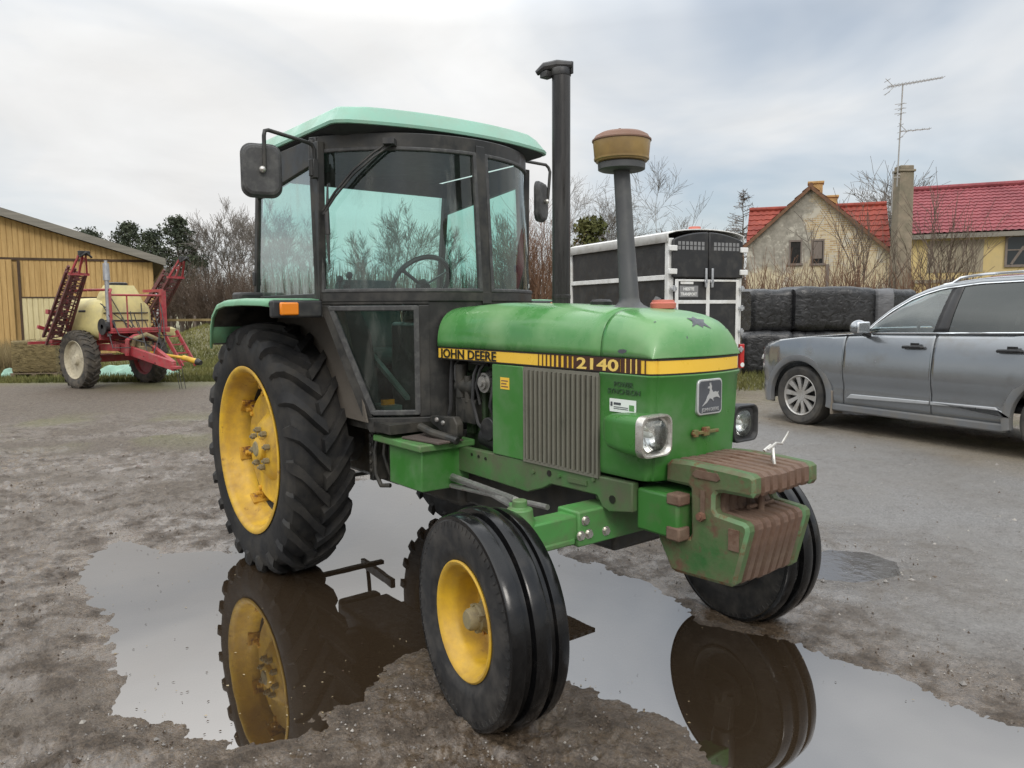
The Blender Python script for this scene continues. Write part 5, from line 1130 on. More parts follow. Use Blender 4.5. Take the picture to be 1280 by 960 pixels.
for lab, r, d, z, L, seed, rz in (
    ('black wrapped square bale on top, left, right against the trailer', 5.72, 17.6, .93, .95, 1, 3),
    ('long black wrapped bale on top in the middle of the stack', 7.05, 17.5, .96, 1.75, 2, 4),
    ('black wrapped bale on top at the right, its end above the car windscreen', 8.55, 18.1, .92, 1.10, 3, 20),
    ('black wrapped bale at the bottom left beside the trailer tail lamp', 5.60, 17.4, 0, 1.05, 4, -3),
    ('black wrapped bale at the bottom behind the car bonnet', 7.0, 17.5, 0, 1.65, 5, 2),
    ('black wrapped bale at the bottom right hidden behind the car', 8.7, 17.7, 0, 1.5, 6, 6)):
    tag(bale('silage_bale', r, d, z+gb-.02, L*1.05, 1.15, .96, seed, rz), lab, 'bale', GRP)
o = bale('silage_bale', 8.1, 17.55, gb+.93, .42, 1.12, .93, 9, 8, M['wrapgrey']); tag(o, 'narrow greyish torn wrapped bale on top between two black ones', 'bale', GRP)

# ------------------------------------------------------------------ straw bale, pallet, tarpaulin
m, t, b = newmat('straw'); co = t.obj()
n1 = t.noise(t.scale(co,(3,3,22)), 4, 6, .7); n2 = t.noise(co, 2.2, 4)
c = t.mix(t.ramp(n1,.35,.68), (.075,.055,.022), (.36,.28,.13)); c = t.mix(t.ramp(n2,.4,.7,0,.6), c, (.16,.125,.06)); t.link(c, b.inputs['Base Color']); b.inputs['Roughness'].default_value = .95
t.link(t.bump(n1, 1., .03), b.inputs['Normal']); M['straw'] = m
def straw_bale(rz):
    mb = MB(); rows = []
    for i in range(15):
        x = -.52+1.04*i/14; rows.append([(x, y*(1+mnoise.noise(Vector((x*6,y*6,z*8)))*.05), .52+z*(1+mnoise.noise(Vector((x*5+3,y*5,z*5)))*.06)) for y,z in rrect(.75,.78,.06,3)])
    mb.grid(rows, cv=True); k = len(rows[0]); mb.add(rows[0],[list(range(k))]); mb.add(rows[-1],[list(range(k))[::-1]])
    random.seed(5)
    for _ in range(900):
        x, z = random.uniform(-.52,.52), random.uniform(.14,.92); y = random.choice((-.39,.39)) + random.uniform(-.02,.02); f_ = random.random()
        if f_ < .3: y = random.uniform(-.38,.38); z = .92
        a, e = random.uniform(-.7,.7), random.uniform(-.5,.3); l = random.uniform(.06,.16)
        mb.add([(x,y,z),(x+l*math.cos(a),y-.03*random.random(),z+l*math.sin(a)*.6-.02),(x+l*math.cos(a)+.006,y-.02,z+l*math.sin(a)*.6-.028)],[(0,1,2)])
    return mb.build('straw_bale', M['straw'], smooth=50)
o = straw_bale(0); p_ = B(-11.72, 19.3); o.location = (p_[0],p_[1],0); o.rotation_euler = (0,0,BRZ+R(4)); tag(o, 'loose yellow straw bale standing on a pallet left of the sprayer', 'bale')
M['pallet'] = mat('grey_wood', (.16,.12,.08), .85, var=.25, vs=6, stretch=(1,8,8))
P_ = empty('pallet', (p_[0],p_[1],0), BRZ+R(4)); tag(P_, 'flat wooden pallet under the straw bale', 'pallet')
mb = MB()
for k in range(5): mb.bx(-.56,.56,-.42+.19*k,-.30+.19*k,.105,.13)
mb.build('deck', M['pallet'], P_)
for k in range(3):
    mb = MB(); mb.bx(-.55+.50*k,-.45+.50*k,-.42,.46,.0,.105); mb.build('bearer', M['pallet'], P_)
M['tarp'] = mat('green_tarpaulin', (.20,.36,.27), .45, var=.25, vs=6, bump=(9,.5,.03))
def lump(L, Wd, H, seed, name):
    mb = MB(); rows = []
    for i in range(25):
        u = i/24; row = []
        for j in range(13):
            v = j/12; e = (math.sin(pi*u)**.5)*(math.sin(pi*v)**.6); q = mnoise.noise(Vector((u*L*2.2+seed, v*Wd*3, seed)))
            row.append(((u-.5)*L, (v-.5)*Wd, -.01 + H*e*(.65+.6*q) + .03*mnoise.noise(Vector((u*L*7,v*9,seed)))*e))
        rows.append(row)
    mb.grid(rows); return mb.build(name, M['tarp'], smooth=80)
for r, d, L, W_, H, seed, lab in ((-9.6,19.6,2.2,1.0,.38,3.3,'crumpled pale green tarpaulin lying on the grass under the sprayer'),(-12.45,19.2,.45,.4,.36,8.1,'small green tarpaulin bundle left of the straw bale')):
    o = lump(L, W_, H, seed, 'tarpaulin'); q = B(r,d); o.location = (q[0],q[1],gz(q[0],q[1])); o.rotation_euler = (0,0,BRZ); tag(o, lab, 'tarpaulin')

# ------------------------------------------------------------------ barn
def wood_mat(name, c0, c1, sx=7):
    m, t, b = newmat(name); co = t.obj()
    a = t.noise(t.scale(co,(5,5,.35)), 1.6, 6, .6, .3); g = t.noise(t.scale(co,(14,14,1.1)), 4, 5, .6)
    c = t.mix(t.ramp(a,.35,.68), c0, c1); c = t.mix(t.ramp(g,.45,.75,0,.45), c, tuple(x*.6 for x in c0)); t.link(c, b.inputs['Base Color']); b.inputs['Roughness'].default_value = .75
    return m
M['barn'] = wood_mat('barn_ochre_boards', (.40,.25,.088), (.55,.365,.145)); M['barncream'] = wood_mat('barn_cream_boards', (.52,.44,.23), (.66,.57,.33)); M['barndark'] = mat('barn_dark_trim', (.06,.035,.018), .8, var=.2)
M['verge'] = mat('grey_verge_board', (.20,.185,.155), .8, var=.2, vs=4, stretch=(.3,4,4)); M['sheet'] = mat('barn_roof_sheet', (.17,.165,.15), .8, var=.2)
BN = empty('barn', B(-13.05, 28.5, 0), BRZ+R(26)); tag(BN, 'ochre boarded barn with low gable roof at the left edge', 'barn')
# local x to the right along the gable wall, y away; gable corner at x=0
RX, RZ = -7.0, 5.63; roofz = lambda x: 3.42 + (RZ-3.42)*(x/RX if x > RX else (2*RX-x)/RX)
def boards(name, x0, x1, z0, z1, m, y=0., step=.165, proud=.020):
    mb = MB(); n = max(1, round((x1-x0)/step)); st = (x1-x0)/n
    for i in range(n):
        a, b_ = x0+st*i, x0+st*(i+1); g = st*.08
        za, zb_ = (z1(a), z1(b_)) if callable(z1) else (z1,z1)
        off = random.uniform(0,.006)
        mb.add([(a+g,y-proud-off,z0),(b_-g,y-proud-off,z0),(b_-g,y-proud-off,zb_),(a+g,y-proud-off,za),(a,y,z0),(a+g,y,z0),(b_-g,y,z0),(b_,y,z0),(a,y,za),(a+g,y,za),(b_-g,y,zb_),(b_,y,zb_)],
               [(0,1,2,3),(5,0,3,9),(1,6,10,2),(4,5,9,8),(6,7,11,10)])
    return mb.build(name, m, BN, smooth=0)
random.seed(11)
mb = MB(); mb.prism([(0,0),(0,3.40),(RX,RZ-.05),(2*RX,3.40),(2*RX,0)],'y',.03,22); mb.build('wall', M['barn'], BN)
boards('gable_boards', 2*RX, 0, 3.47, lambda x: max(3.48, roofz(x)-.03), M['barn'], y=.0)
boards('wall_boards', -4.20, 0, .15, 3.40, M['barn'], y=.0)
boards('wall_boards', 2*RX, -4.35, .05, 3.40, M['barn'], y=-.10)
mb = MB(); mb.bx(2*RX,0,-.045,.02,3.395,3.48); mb.build('door_track', M['barndark'], BN)
cr_ = boards('sliding_door', -4.14, -1.2, .30, 2.10, M['barncream'], y=-.05); 
mb = MB(); mb.bx(-4.20,-4.12,-.09,0,.1,3.38); mb.bx(-4.14,-1.15,-.085,-.03,2.10,2.15); mb.build('door_edge', M['barndark'], BN)
boards('wall_boards_low', -1.17, -.02, .10, 1.5, M['barn'], y=-.02)
mb = MB()
for sg in (1,-1):
    x0, x1 = (.42,RX-.02) if sg > 0 else (2*RX-.42,RX+.02)
    z0 = 3.42-.42*.315
    mb.prism([(x0,z0-.02),(x1,RZ-.02),(x1,RZ+.26),(x0,z0+.24)],'y',-.42,-.36)
mb.build('verge_board', M['verge'], BN)
mb = MB()
for sg in (1,-1):
    x0, x1 = (.45,RX) if sg > 0 else (2*RX-.45,RX); z0 = 3.42-.45*.315
    mb.prism([(x0,z0+.08),(x1,RZ+.08),(x1,RZ+.16),(x0,z0+.16)],'y',-.359,22.2)
mb.build('barn_roof', M['sheet'], BN)
mb = MB(); mb.tube([(.40,-.36,3.26),(.40,22,3.26)],.06,8); mb.tube([(.40,-.25,3.2),(.30,-.15,2.9),(.08,-.08,2.6),(.08,-.08,.1)],.045,8); mb.build('gutter', M['galv'], BN)

# ------------------------------------------------------------------ old gable house
def tile_mat(name, c0, c1):
    m, t, b = newmat(name); co = t.obj()
    n = t.noise(co, 1.2, 5, .6); n2 = t.noise(co, 9, 3)
    c = t.mix(t.ramp(n,.35,.65), c0, c1); c = t.mix(t.ramp(n2,.45,.7,0,.4), c, tuple(x*.55 for x in c0)); t.link(c, b.inputs['Base Color']); b.inputs['Roughness'].default_value = .75
    return m
M['redtile'] = tile_mat('red_clay_tiles', (.19,.030,.018), (.30,.058,.034)); M['metaltile'] = tile_mat('crimson_metal_tiles', (.19,.038,.045), (.285,.066,.074))
def tiles(name, origin, ux, uy, w, l, m, parent, tw=.24, tl_=.36, amp=.03):
    """tiled slope: ux along the ridge, uy down the slope"""
    ux, uy = Vector(ux).normalized(), Vector(uy).normalized(); nn = ux.cross(uy).normalized()
    if nn.z < 0: nn = -nn
    nx = int(w/tw)*4; ny = int(l/tl_); mb = MB(); rows = []
    for j in range(ny+1):
        for e in (0,1):
            if j == ny and e: continue
            if j == 0 and e == 0: pass
            row = []
            for i in range(nx+1):
                a = 2*pi*i/4; h_ = amp*(.5+.5*math.cos(a)) + (amp*1.1 if e == 0 and j > 0 else 0)
                p = Vector(origin) + ux*(w*i/nx) + uy*(l*j/ny) + nn*h_; row.append(p)
            rows.append(row)
    mb.grid(rows); return mb.build(name, m, parent, smooth=60)
def plaster_mat():
    m, t, b = newmat('weathered_plaster_brick'); co = t.obj()
    br = t.new('ShaderNodeTexBrick'); br.inputs['Scale'].default_value = 1; br.inputs['Brick Width'].default_value = .24; br.inputs['Row Height'].default_value = .08; br.inputs['Mortar Size'].default_value = .012
    mp = t.new('ShaderNodeMapping'); mp.inputs['Rotation'].default_value = (R(-90),0,0); t.link(co, mp.inputs[0]); t.link(mp.outputs[0], br.inputs['Vector'])
    br.inputs['Color1'].default_value = (.38,.26,.13,1); br.inputs['Color2'].default_value = (.56,.45,.27,1); br.inputs['Mortar'].default_value = (.50,.46,.38,1)
    sp = t.new('ShaderNodeSeparateXYZ'); t.link(co, sp.inputs[0])
    n = t.noise(co, .75, 7, .62); n2 = t.noise(co, 3.2, 6, .65)
    gm = t.mix(t.ramp(n2,.35,.65), (.20,.185,.155), (.36,.335,.285)); ym = t.mix(t.ramp(n2,.35,.65), (.46,.38,.24), (.58,.51,.36))
    # bare brick right of the middle, grey render on the upper left, yellow limewash below
    right = t.ramp(t.math('ADD', sp.outputs[0], t.math('MULTIPLY', t.math('SUBTRACT', n, .5), 2.6)), .0, .25)
    low = t.ramp(t.math('ADD', t.math('SUBTRACT', sp.outputs[2], t.math('MULTIPLY', sp.outputs[0], .18)), t.math('MULTIPLY', t.math('SUBTRACT', n, .5), 2.2)), 3.05, 3.35, 1, 0)
    c = t.mix(right, gm, br.outputs['Color']); c = t.mix(t.math('MULTIPLY', low, t.ramp(n2,.3,.55,.3,1)), c, ym)
    lim = t.ramp(t.noise(co, 1.7, 7, .7), .54, .60); c = t.mix(t.math('MULTIPLY', lim, .85), c, (.50,.47,.40))
    t.link(c, b.inputs['Base Color']); b.inputs['Roughness'].default_value = .9; t.link(t.bump(n2, .5, .04), b.inputs['Normal']); return m
M['plaster'] = plaster_mat(); M['chimbrick'] = mat('ochre_chimney_brick', (.40,.25,.10), .85, var=.2, vs=6)
M['hollow'] = mat('dark_opening', (.012,.011,.010), .9, var=.1); M['oldwood'] = mat('old_grey_wood', (.17,.14,.12), .8, var=.25, vs=6, stretch=(6,6,.6))
H1 = empty('gable_house', B(11.4, 30.0, .14), BRZ-R(20)); tag(H1, 'derelict gabled house with peeling ochre plaster and red tiled roof beyond the bales', 'house')
# local: x right, y away, gable apex above x=0
AZ = 5.98; 
gable = [(-2.28,0),(-2.28,3.95),(0,AZ),(3.30,3.10),(3.30,0)]
mb = MB(); mb.prism(gable,'y',0,.35); mb.build('gable_wall', M['plaster'], H1)
mb = MB(); mb.bx(-2.28,-1.9,.35,9,0,3.9); mb.bx(2.6,3.25,.35,9,0,3.1); mb.bx(-2.2,3.2,8.7,9,0,3.2); mb.build('side_wall', M['plaster'], H1)
W_ = None
for x0, x1, z0, z1 in ((-.66,-.30,3.16,3.98),(.14,.50,3.14,3.98)):
    mb = MB(); mb.bx(x0,x1,-.012,.03,z0,z1); wn = mb.build('window', M['hollow'], H1)
    mb = MB(); mb.bx(x0-.06,x0,-.03,.02,z0-.05,z1+.05); mb.bx(x1,x1+.05,-.03,.02,z0-.05,z1+.05); mb.bx(x0-.06,x1+.05,-.035,.02,z1,z1+.07); mb.bx(x0-.1,x1+.1,-.06,.02,z0-.08,z0)
    if x0 > 0: mb.bx(x0+.02,x1-.03,-.028,.01,z0+.18,z1-.02)
    mb.build('window_frame', M['oldwood'], wn)
mb = MB(); mb.bx(.62,.74,-.05,.01,.3,3.1); mb.build('downpipe', M['oldwood'], H1)
# roof of the wing: two slopes running back
s1 = Vector((-2.40,0,3.84))-Vector((0,0,AZ+.07)); tiles('wing_roof', (0,-.18,AZ+.07), (0,1,0), s1, 5.2, s1.length, M['redtile'], H1)
s2 = Vector((3.45,0,2.97))-Vector((0,0,AZ+.07)); tiles('wing_roof', (0,-.18,AZ+.07), (0,1,0), s2, 5.2, s2.length, M['redtile'], H1)
mb = MB(); mb.bar((-2.42,-.19,3.78),(0,-.19,AZ+.02),.05,.12); mb.bar((0,-.19,AZ+.02),(3.47,-.19,2.92),.05,.12); mb.tube([(0,-.2,AZ+.10),(0,5,AZ+.10)],.09,8); mb.build('verge', M['rustplain'], H1)
# the cross roof behind
tiles('cross_roof', (-2.45,4.3,5.72), (1,0,0), (0,-1.15,-1.0), 5.5, 2.9, M['redtile'], H1); tiles('cross_roof', (-2.45,4.3,5.72), (1,0,0), (0,1.15,-1.0), 5.5, 2.9, M['redtile'], H1)
mb = MB(); mb.prism([(2.05,0),(2.05,3.4),(4.3,5.62),(6.5,3.4),(6.5,0)],'x',2.78,3.0); mb.build('cross_gable', M['plaster'], H1); mb = MB(); mb.tube([(-2.45,4.3,5.78),(3.05,4.3,5.78)],.10,8); mb.build('ridge_tiles', M['redtile'], H1)
for x, y, z0, z1, w_ in ((.22,2.2,5.2,6.52,.52),(.85,4.6,5.3,6.25,.60)):
    mb = MB(); mb.bx(x-w_/2,x+w_/2,y-.25,y+.25,z0,z1); mb.bx(x-w_/2-.05,x+w_/2+.05,y-.3,y+.3,z1-.10,z1); mb.build('chimney', M['chimbrick'], H1, bevel=.02)
# ------------------------------------------------------------------ yellow house
M['ywall'] = mat('yellow_limewash', (.57,.44,.20), .85, var=.12, vs=1.5, dirt=((.45,.36,.2),.42,2)); M['gboard'] = mat('greyed_panel', (.27,.235,.17), .85, var=.2, vs=2, stretch=(1,1,.4))
m, t, b = newmat('old_window_glass'); b.inputs['Base Color'].default_value = (.02,.025,.028,1); b.inputs['Roughness'].default_value = .12; M['winglass'] = m
H2 = empty('yellow_house', B(14.32, 28.2, .14), BRZ-R(24)); tag(H2, 'yellow rendered house with crimson metal tile roof at the right edge', 'house')
mb = MB(); mb.bx(.0,12,0,7,0,3.92); mb.build('wall', M['ywall'], H2)
mb = MB(); mb.prism([(0,3.9),(3.5,5.9),(7,3.9)],'x',.0,.3) if False else mb.prism([(.0,3.9),(3.5,5.75),(7,3.9)],'x',.02,.32); mb.build('gable', M['ywall'], H2)
mb = MB(); mb.bx(.60,2.32,-.02,.02,2.66,3.78); mb.build('boarded_panel', M['gboard'], H2)
mb = MB(); mb.bx(-.1,12,-.05,.01,2.30,2.42); mb.build('string_course', M['gboard'], H2)
mb = MB(); mb.bx(2.98,5.0,-.03,.01,2.85,3.88); wn = mb.build('window', M['winglass'], H2)
mb = MB()
for x in (2.95,3.60,4.3,5.0): mb.bx(x,x+.07,-.06,.0,2.80,3.9)
mb.bx(2.95,5.07,-.062,.0,2.80,2.88); mb.bx(2.95,5.07,-.062,.0,3.82,3.9); mb.bx(2.95,5.07,-.055,.0,3.36,3.40); mb.build('window_frame', M['oldwood'], wn)
mb = MB(); mb.bar((3.15,-.035,2.9),(3.5,-.035,3.5),.03,.08); mb.build('leaning_board', M['oldwood'], wn)
s3 = Vector((0,-3.75,-2.0)); tiles('metal_roof', (-.15,3.5,6.02), (1,0,0), s3, 12.6, s3.length, M['metaltile'], H2, tw=.20, tl_=.30, amp=.028); tiles('metal_roof', (-.15,3.5,6.02), (1,0,0), (0,3.75,-2.0), 12.6, s3.length, M['metaltile'], H2, tw=.20, tl_=.30, amp=.028)
mb = MB(); mb.bx(-.2,12.4,-.32,-.26,3.84,4.0); mb.bx(-.18,12.4,-.28,.02,3.86,3.91); mb.build('eaves_board', M['verge'], H2); mb = MB(); mb.tube([(-.15,3.5,6.10),(12.4,3.5,6.10)],.10,8); mb.build('ridge_cap', M['metaltile'], H2)
mb = MB(); mb.tube([(-.17,-.24,4.0),(-.17,3.5,6.02)],.07,8); mb.build('verge_trim', M['metaltile'], H2)
# low wall and shed roofs between the houses
M['paleroof'] = mat('pale_felt', (.45,.44,.42), .8, var=.1)
SH = empty('shed', B(13.9, 29.6, .14), BRZ-R(20)); tag(SH, 'low grey lean-to with pale roof between the gabled house and the yellow house', 'shed')
mb = MB(); mb.bx(-.2,1.7,0,2.5,0,2.55); mb.build('wall', M['gboard'], SH); mb = MB(); mb.prism([(-.35,2.45),(.35,3.35),(.45,3.30),(-.2,2.4)],'y',-.1,2.6); mb.bx(-.3,1.8,-.12,2.6,2.55,2.66); mb.build('shed_roof', M['paleroof'], SH)
# ------------------------------------------------------------------ free chimney pillar with aerial
M['concrete'] = mat('mossy_concrete', (.25,.205,.15), .9, var=.2, vs=4, dirt=((.15,.14,.10),.46,3), bump=(12,.4,.02))
CH = empty('chimney_pillar', B(12.93, 26.0, .14), BRZ); tag(CH, 'tall square concrete chimney standing alone between the two houses', 'chimney')
mb = MB(); mb.add([(-.27,-.27,0),(.27,-.27,0),(.27,.27,0),(-.27,.27,0),(-.23,-.23,5.85),(.23,-.23,5.85),(.23,.23,5.85),(-.23,.23,5.85)],[(0,3,2,1),(4,5,6,7),(0,1,5,4),(1,2,6,5),(2,3,7,6),(3,0,4,7)]); mb.build('shaft', M['concrete'], CH, bevel=.03)
mb = MB(); mb.bx(-.27,.27,-.27,.27,5.85,5.93); mb.bx(-.22,.22,-.22,.22,5.93,6.06); mb.build('cap', M['concrete'], CH, bevel=.02)
AN = empty('television_aerial', B(12.66, 25.72, 4.6), BRZ); tag(AN, 'thin rooftop television aerial strapped to the concrete chimney', 'aerial')
mb = MB(); mb.tube([(-.22,0,0),(-.22,0,1.4)],.018,6); mb.tube([(-.08,0,.9),(-.02,0,4.15)],.022,6); mb.bar((-.22,0,1.2),(.0,0,1.2),.03); mb.bar((-.08,0,1.3),(.0,.0,1.3),.05); mb.build('mast', M['steel'], AN)
def yagi(z, x0, x1, tilt, els, name, scl=1.):
    mb = MB(); mb.bar((x0,0,z),(x1,0,z+tilt),.025)
    for k in range(els):
        f_ = k/(els-1); x = x0+(x1-x0)*f_; h_ = (.30-.14*f_)*scl; mb.bar((x,-h_,z+tilt*f_),(x,h_,z+tilt*f_),.010); mb.bar((x,0,z+tilt*f_-.03),(x,0,z+tilt*f_+.05),.010)
    for sg in (-1,1): mb.bar((x0+.2,0,z),(x0-.08,0,z+.26*sg),.014); mb.bar((x0-.02,-.2,z+.2*sg),(x0-.02,.2,z+.2*sg),.012)
    mb.build(name, M['steel'], AN)
yagi(4.05, -.5, 1.25, .28, 16, 'boom_array'); yagi(2.65, -.02, .90, .08, 5, 'lower_array', .8)
mb = MB()
for z in (3.2,3.35,3.5): mb.bar((-.25,0,z),(.12,0,z+.04),.016); mb.bar((-.05,-.2,z),(-.05,.2,z),.012)
mb.build('dipole', M['steel'], AN)
# ------------------------------------------------------------------ vegetation
def twigmat(name, c0, c1):
    m, t, b = newmat(name); co = t.obj()
    t.link(t.mix(t.ramp(t.noise(co, .8, 4), .35, .65), c0, c1), b.inputs['Base Color']); b.inputs['Roughness'].default_value = .9; b.inputs['Specular IOR Level'].default_value = .2
    return m
M['bark'] = twigmat('grey_bark', (.075,.062,.05), (.13,.11,.09)); M['twig'] = twigmat('brown_twigs', (.085,.062,.048), (.15,.115,.09)); M['greytwig'] = twigmat('grey_twigs', (.13,.115,.10), (.20,.18,.16))
M['redtwig'] = twigmat('reddish_twigs', (.13,.07,.045), (.23,.14,.09)); M['birchbark'] = twigmat('pale_birch_bark', (.16,.15,.13), (.36,.34,.31))
M['needle'] = twigmat('dark_needles', (.040,.052,.034), (.085,.096,.062)); M['olive'] = twigmat('olive_foliage', (.06,.068,.022), (.12,.12,.045)); M['drygrass'] = twigmat('dry_grass', (.16,.12,.06), (.34,.27,.14)); M['grass'] = twigmat('short_grass', (.08,.088,.028), (.19,.18,.065))
class TW:
    """light-weight tube writer for branches"""
    def __init__(s): s.mb = MB()
    def seg(s, p0, p1, r0, r1, n=3):
        d = p1-p0
        if d.length < 1e-6: return
        d.normalize(); u = d.orthogonal().normalized(); w_ = d.cross(u); b = len(s.mb.v)
        for p, r in ((p0,r0),(p1,r1)):
            for j in range(n): a = 2*pi*j/n; q = p + (u*math.cos(a)+w_*math.sin(a))*r; s.mb.v.append((q.x,q.y,q.z))
        for j in range(n): s.mb.f.append([b+j, b+(j+1)%n, b+n+(j+1)%n, b+n+j]); s.mb.m.append(s.mb.mi)
def rv(rng): return Vector((rng.uniform(-1,1), rng.uniform(-1,1), rng.uniform(-1,1)))
def grow(tr, cr, rng, p, d, L, r, lev, maxl, up=.12, wob=.16, ratio=.62, kids_=(4,7), ang=(30,60), rmin=.012, nseg=5):
    segs = max(2, nseg-lev); step = L/segs; pts = [(p.copy(), r)]; dirn = d.normalized()
    out = tr if lev < 2 else cr
    for i in range(segs):
        dirn = (dirn + rv(rng)*wob + Vector((0,0,up))).normalized(); q = p + dirn*step
        r2 = max(rmin*.7, r*(1-(i+1)/segs*.62)); out.seg(p, q, r*(1-i/segs*.62) if i else r, r2, 6 if lev == 0 else (4 if lev == 1 else 3)); p = q; pts.append((p.copy(), r2))
    if lev >= maxl: return
    n = rng.randint(*kids_)
    for k in range(n):
        f_ = rng.uniform(.30 if lev == 0 else .15, 1.0) if k else 1.0; i = f_*segs; j = min(int(i), segs-1); a, b = pts[j], pts[j+1]; q = a[0].lerp(b[0], i-j)
        side = dirn.cross(rv(rng)).normalized(); A = R(rng.uniform(*ang)) if k else R(rng.uniform(5,25))
        nd = dirn*math.cos(A) + side*math.sin(A); rr = max(rmin, b[1]*rng.uniform(.55,.8)); grow(tr, cr, rng, q, nd, L*ratio*rng.uniform(.75,1.15)*(1.1-.35*f_ if lev == 0 else 1), rr, lev+1, maxl, up, wob, ratio, kids_, ang, rmin, nseg)
def bare_tree(name, seed, H, r0, maxl=4, bark=None, twig=None, label=None, cat='tree', group=None, **kw):
    rng = random.Random(seed); tr, cr = TW(), TW()
    e = empty(name, (0,0,0)); tag(e, label, cat, group)
    grow(tr, cr, rng, Vector((0,0,-.1)), Vector((rng.uniform(-.05,.05),rng.uniform(-.05,.05),1)), H*.62, r0, 0, maxl, **kw)
    tr.mb.build('trunk', bark or M['bark'], e, smooth=0); cr.mb.build('crown', twig or M['twig'], e, smooth=0); return e
def shrub(name, seed, H, n, spread, twig, label, cat='shrub', group=None, maxl=2, kids_=(4,7), rmin=.006, r0=.02, ratio=.6):
    rng = random.Random(seed); tr, cr = TW(), TW(); e = empty(name, (0,0,0)); tag(e, label, cat, group)
    for k in range(n):
        a = rng.uniform(0,2*pi); t_ = rng.uniform(.05,spread); q = rng.uniform(0,.35*spread)
        grow(tr, cr, rng, Vector((math.cos(a)*q, math.sin(a)*q, -.05)), Vector((math.cos(a)*t_, math.sin(a)*t_, 1)), H*rng.uniform(.45,.8), r0*rng.uniform(.6,1.1), 0, maxl, up=.05, wob=.14, ratio=ratio, kids_=kids_, ang=(15,45), rmin=rmin, nseg=5)
    tr.mb.build('stem', twig, e, smooth=0); cr.mb.build('twigs', twig, e, smooth=0); return e
def leafcloud(mb, rng, c, rad, n, size, flat=.8):
    for _ in range(n):
        d = rv(rng)
        while d.length > 1: d = rv(rng)
        p = c + Vector((d.x*rad, d.y*rad, d.z*rad*flat)); a, b = rv(rng)*size, rv(rng)*size; b0 = len(mb.v)
        mb.v += [tuple(p+a), tuple(p-a*.5+b*.8), tuple(p-a*.5-b*.8)]; mb.f.append([b0,b0+1,b0+2]); mb.m.append(0)
def evergreen(name, seed, H, Wd, label, group=None, kind='pine', mtl=None, n=90):
    rng = random.Random(seed); e = empty(name, (0,0,0)); tag(e, label, 'tree', group); tr = TW(); mb = MB()
    p = Vector((0,0,-.1))
    for i in range(6): q = Vector((rng.uniform(-.1,.1), rng.uniform(-.1,.1), H*.92*(i+1)/6)); tr.seg(p, q, .20*(1-i/6.5)+.02, .20*(1-(i+1)/6.5)+.02, 6); p = q
    for k in range(n):
        f_ = rng.random()**.8
        if kind == 'pine': z = H*(.42+.58*f_); w_ = Wd*math.sin(pi*min(1,.22+.80*f_))**.8
        else: z = H*(.06+.94*f_); w_ = Wd*(1-f_)**.75+.15
        a = rng.uniform(0,2*pi); rr = w_*rng.uniform(.35,1.0); c = Vector((rr*math.cos(a), rr*math.sin(a), z+rng.uniform(-.2,.2)))
        tr.seg(Vector((0,0,max(.3,z-.35*rr))), c, .035, .015, 3); leafcloud(mb, rng, c, Wd*rng.uniform(.30,.55), 46, .15, .42)
    tr.mb.build('trunk', M['bark'], e, smooth=0); mb.build('crown', mtl or M['needle'], e, smooth=0); return e
def put(o, r, d, rz=0, sc=1., dz=0.):
    q = B(r, d); o.location = (q[0], q[1], gz(q[0],q[1])+dz); o.rotation_euler = (0,0,rz); o.scale = (sc,sc,sc); return o
def again(o, label=None):
    c = copy_tree(o); c.parent = None
    if label: c['label'] = label
    return c
px2r = lambda px, d: (px-640)/968.32*d
# evergreens beyond the barn
GP = 'evergreens beyond the barn'
p1 = evergreen('pine_tree', 1, 10.3, 2.1, 'tallest dark pine, standing right of the barn roof beside the bare trees', GP); put(p1, px2r(229,57), 57, 0, .80)
p2 = evergreen('pine_tree', 2, 9.4, 2.0, 'shorter round topped pine between the barn eaves and the tallest pine', GP); put(p2, px2r(198,57), 57, 1, .76)
p3 = evergreen('pine_tree', 3, 9.6, 2.6, 'broad dark pine whose top shows above the barn roof', GP, n=110); put(p3, px2r(118,60), 60, .3, .80)
put(again(p1,'small dark pine top just behind the lower barn roof edge'), px2r(168,62), 62, 2.5, .82)
# tall bare trees on the left
GB = 'leafless trees beyond the yard'
KW = dict(up=.10, wob=.12, ratio=.60, kids_=(5,8), ang=(22,50), rmin=.018)
t1 = bare_tree('bare_tree', 11, 13.2, .16, 4, M['bark'], M['greytwig'], 'tall leafless tree left of the cab side window, its top highest', group=GB, **KW)
put(t1, px2r(292,58), 58, 0, .70)
t2 = bare_tree('bare_tree', 12, 12.0, .15, 4, M['bark'], M['greytwig'], 'leafless grey tree just right of the tallest pine', group=GB, **KW); put(t2, px2r(264,60), 60, 1., .66)
put(again(t2,'leafless tree whose crown meets the left edge of the cab'), px2r(318,60), 60, 2.4, .70)
put(again(t1,'slender leafless tree between the mirror and the tallest pine'), px2r(250,66), 66, 4., .60)
for i, (px, d, sc, lab) in enumerate(((345,50,.86,'leafless tree seen through the cab side window'),(452,47,.70,'leafless tree seen through the left part of the windscreen'),(505,50,.84,'leafless tree seen through the windscreen above the steering wheel'),(560,52,.80,'leafless tree seen through the windscreen beside the centre post'),(400,55,.8,'leafless tree seen behind the right cab pillar'),(640,50,.85,'leafless tree seen at the curved left glass of the cab'))):
    put(again((t1,t2)[i%2], lab), px2r(px,d), d, 1.3*i, sc*.72)
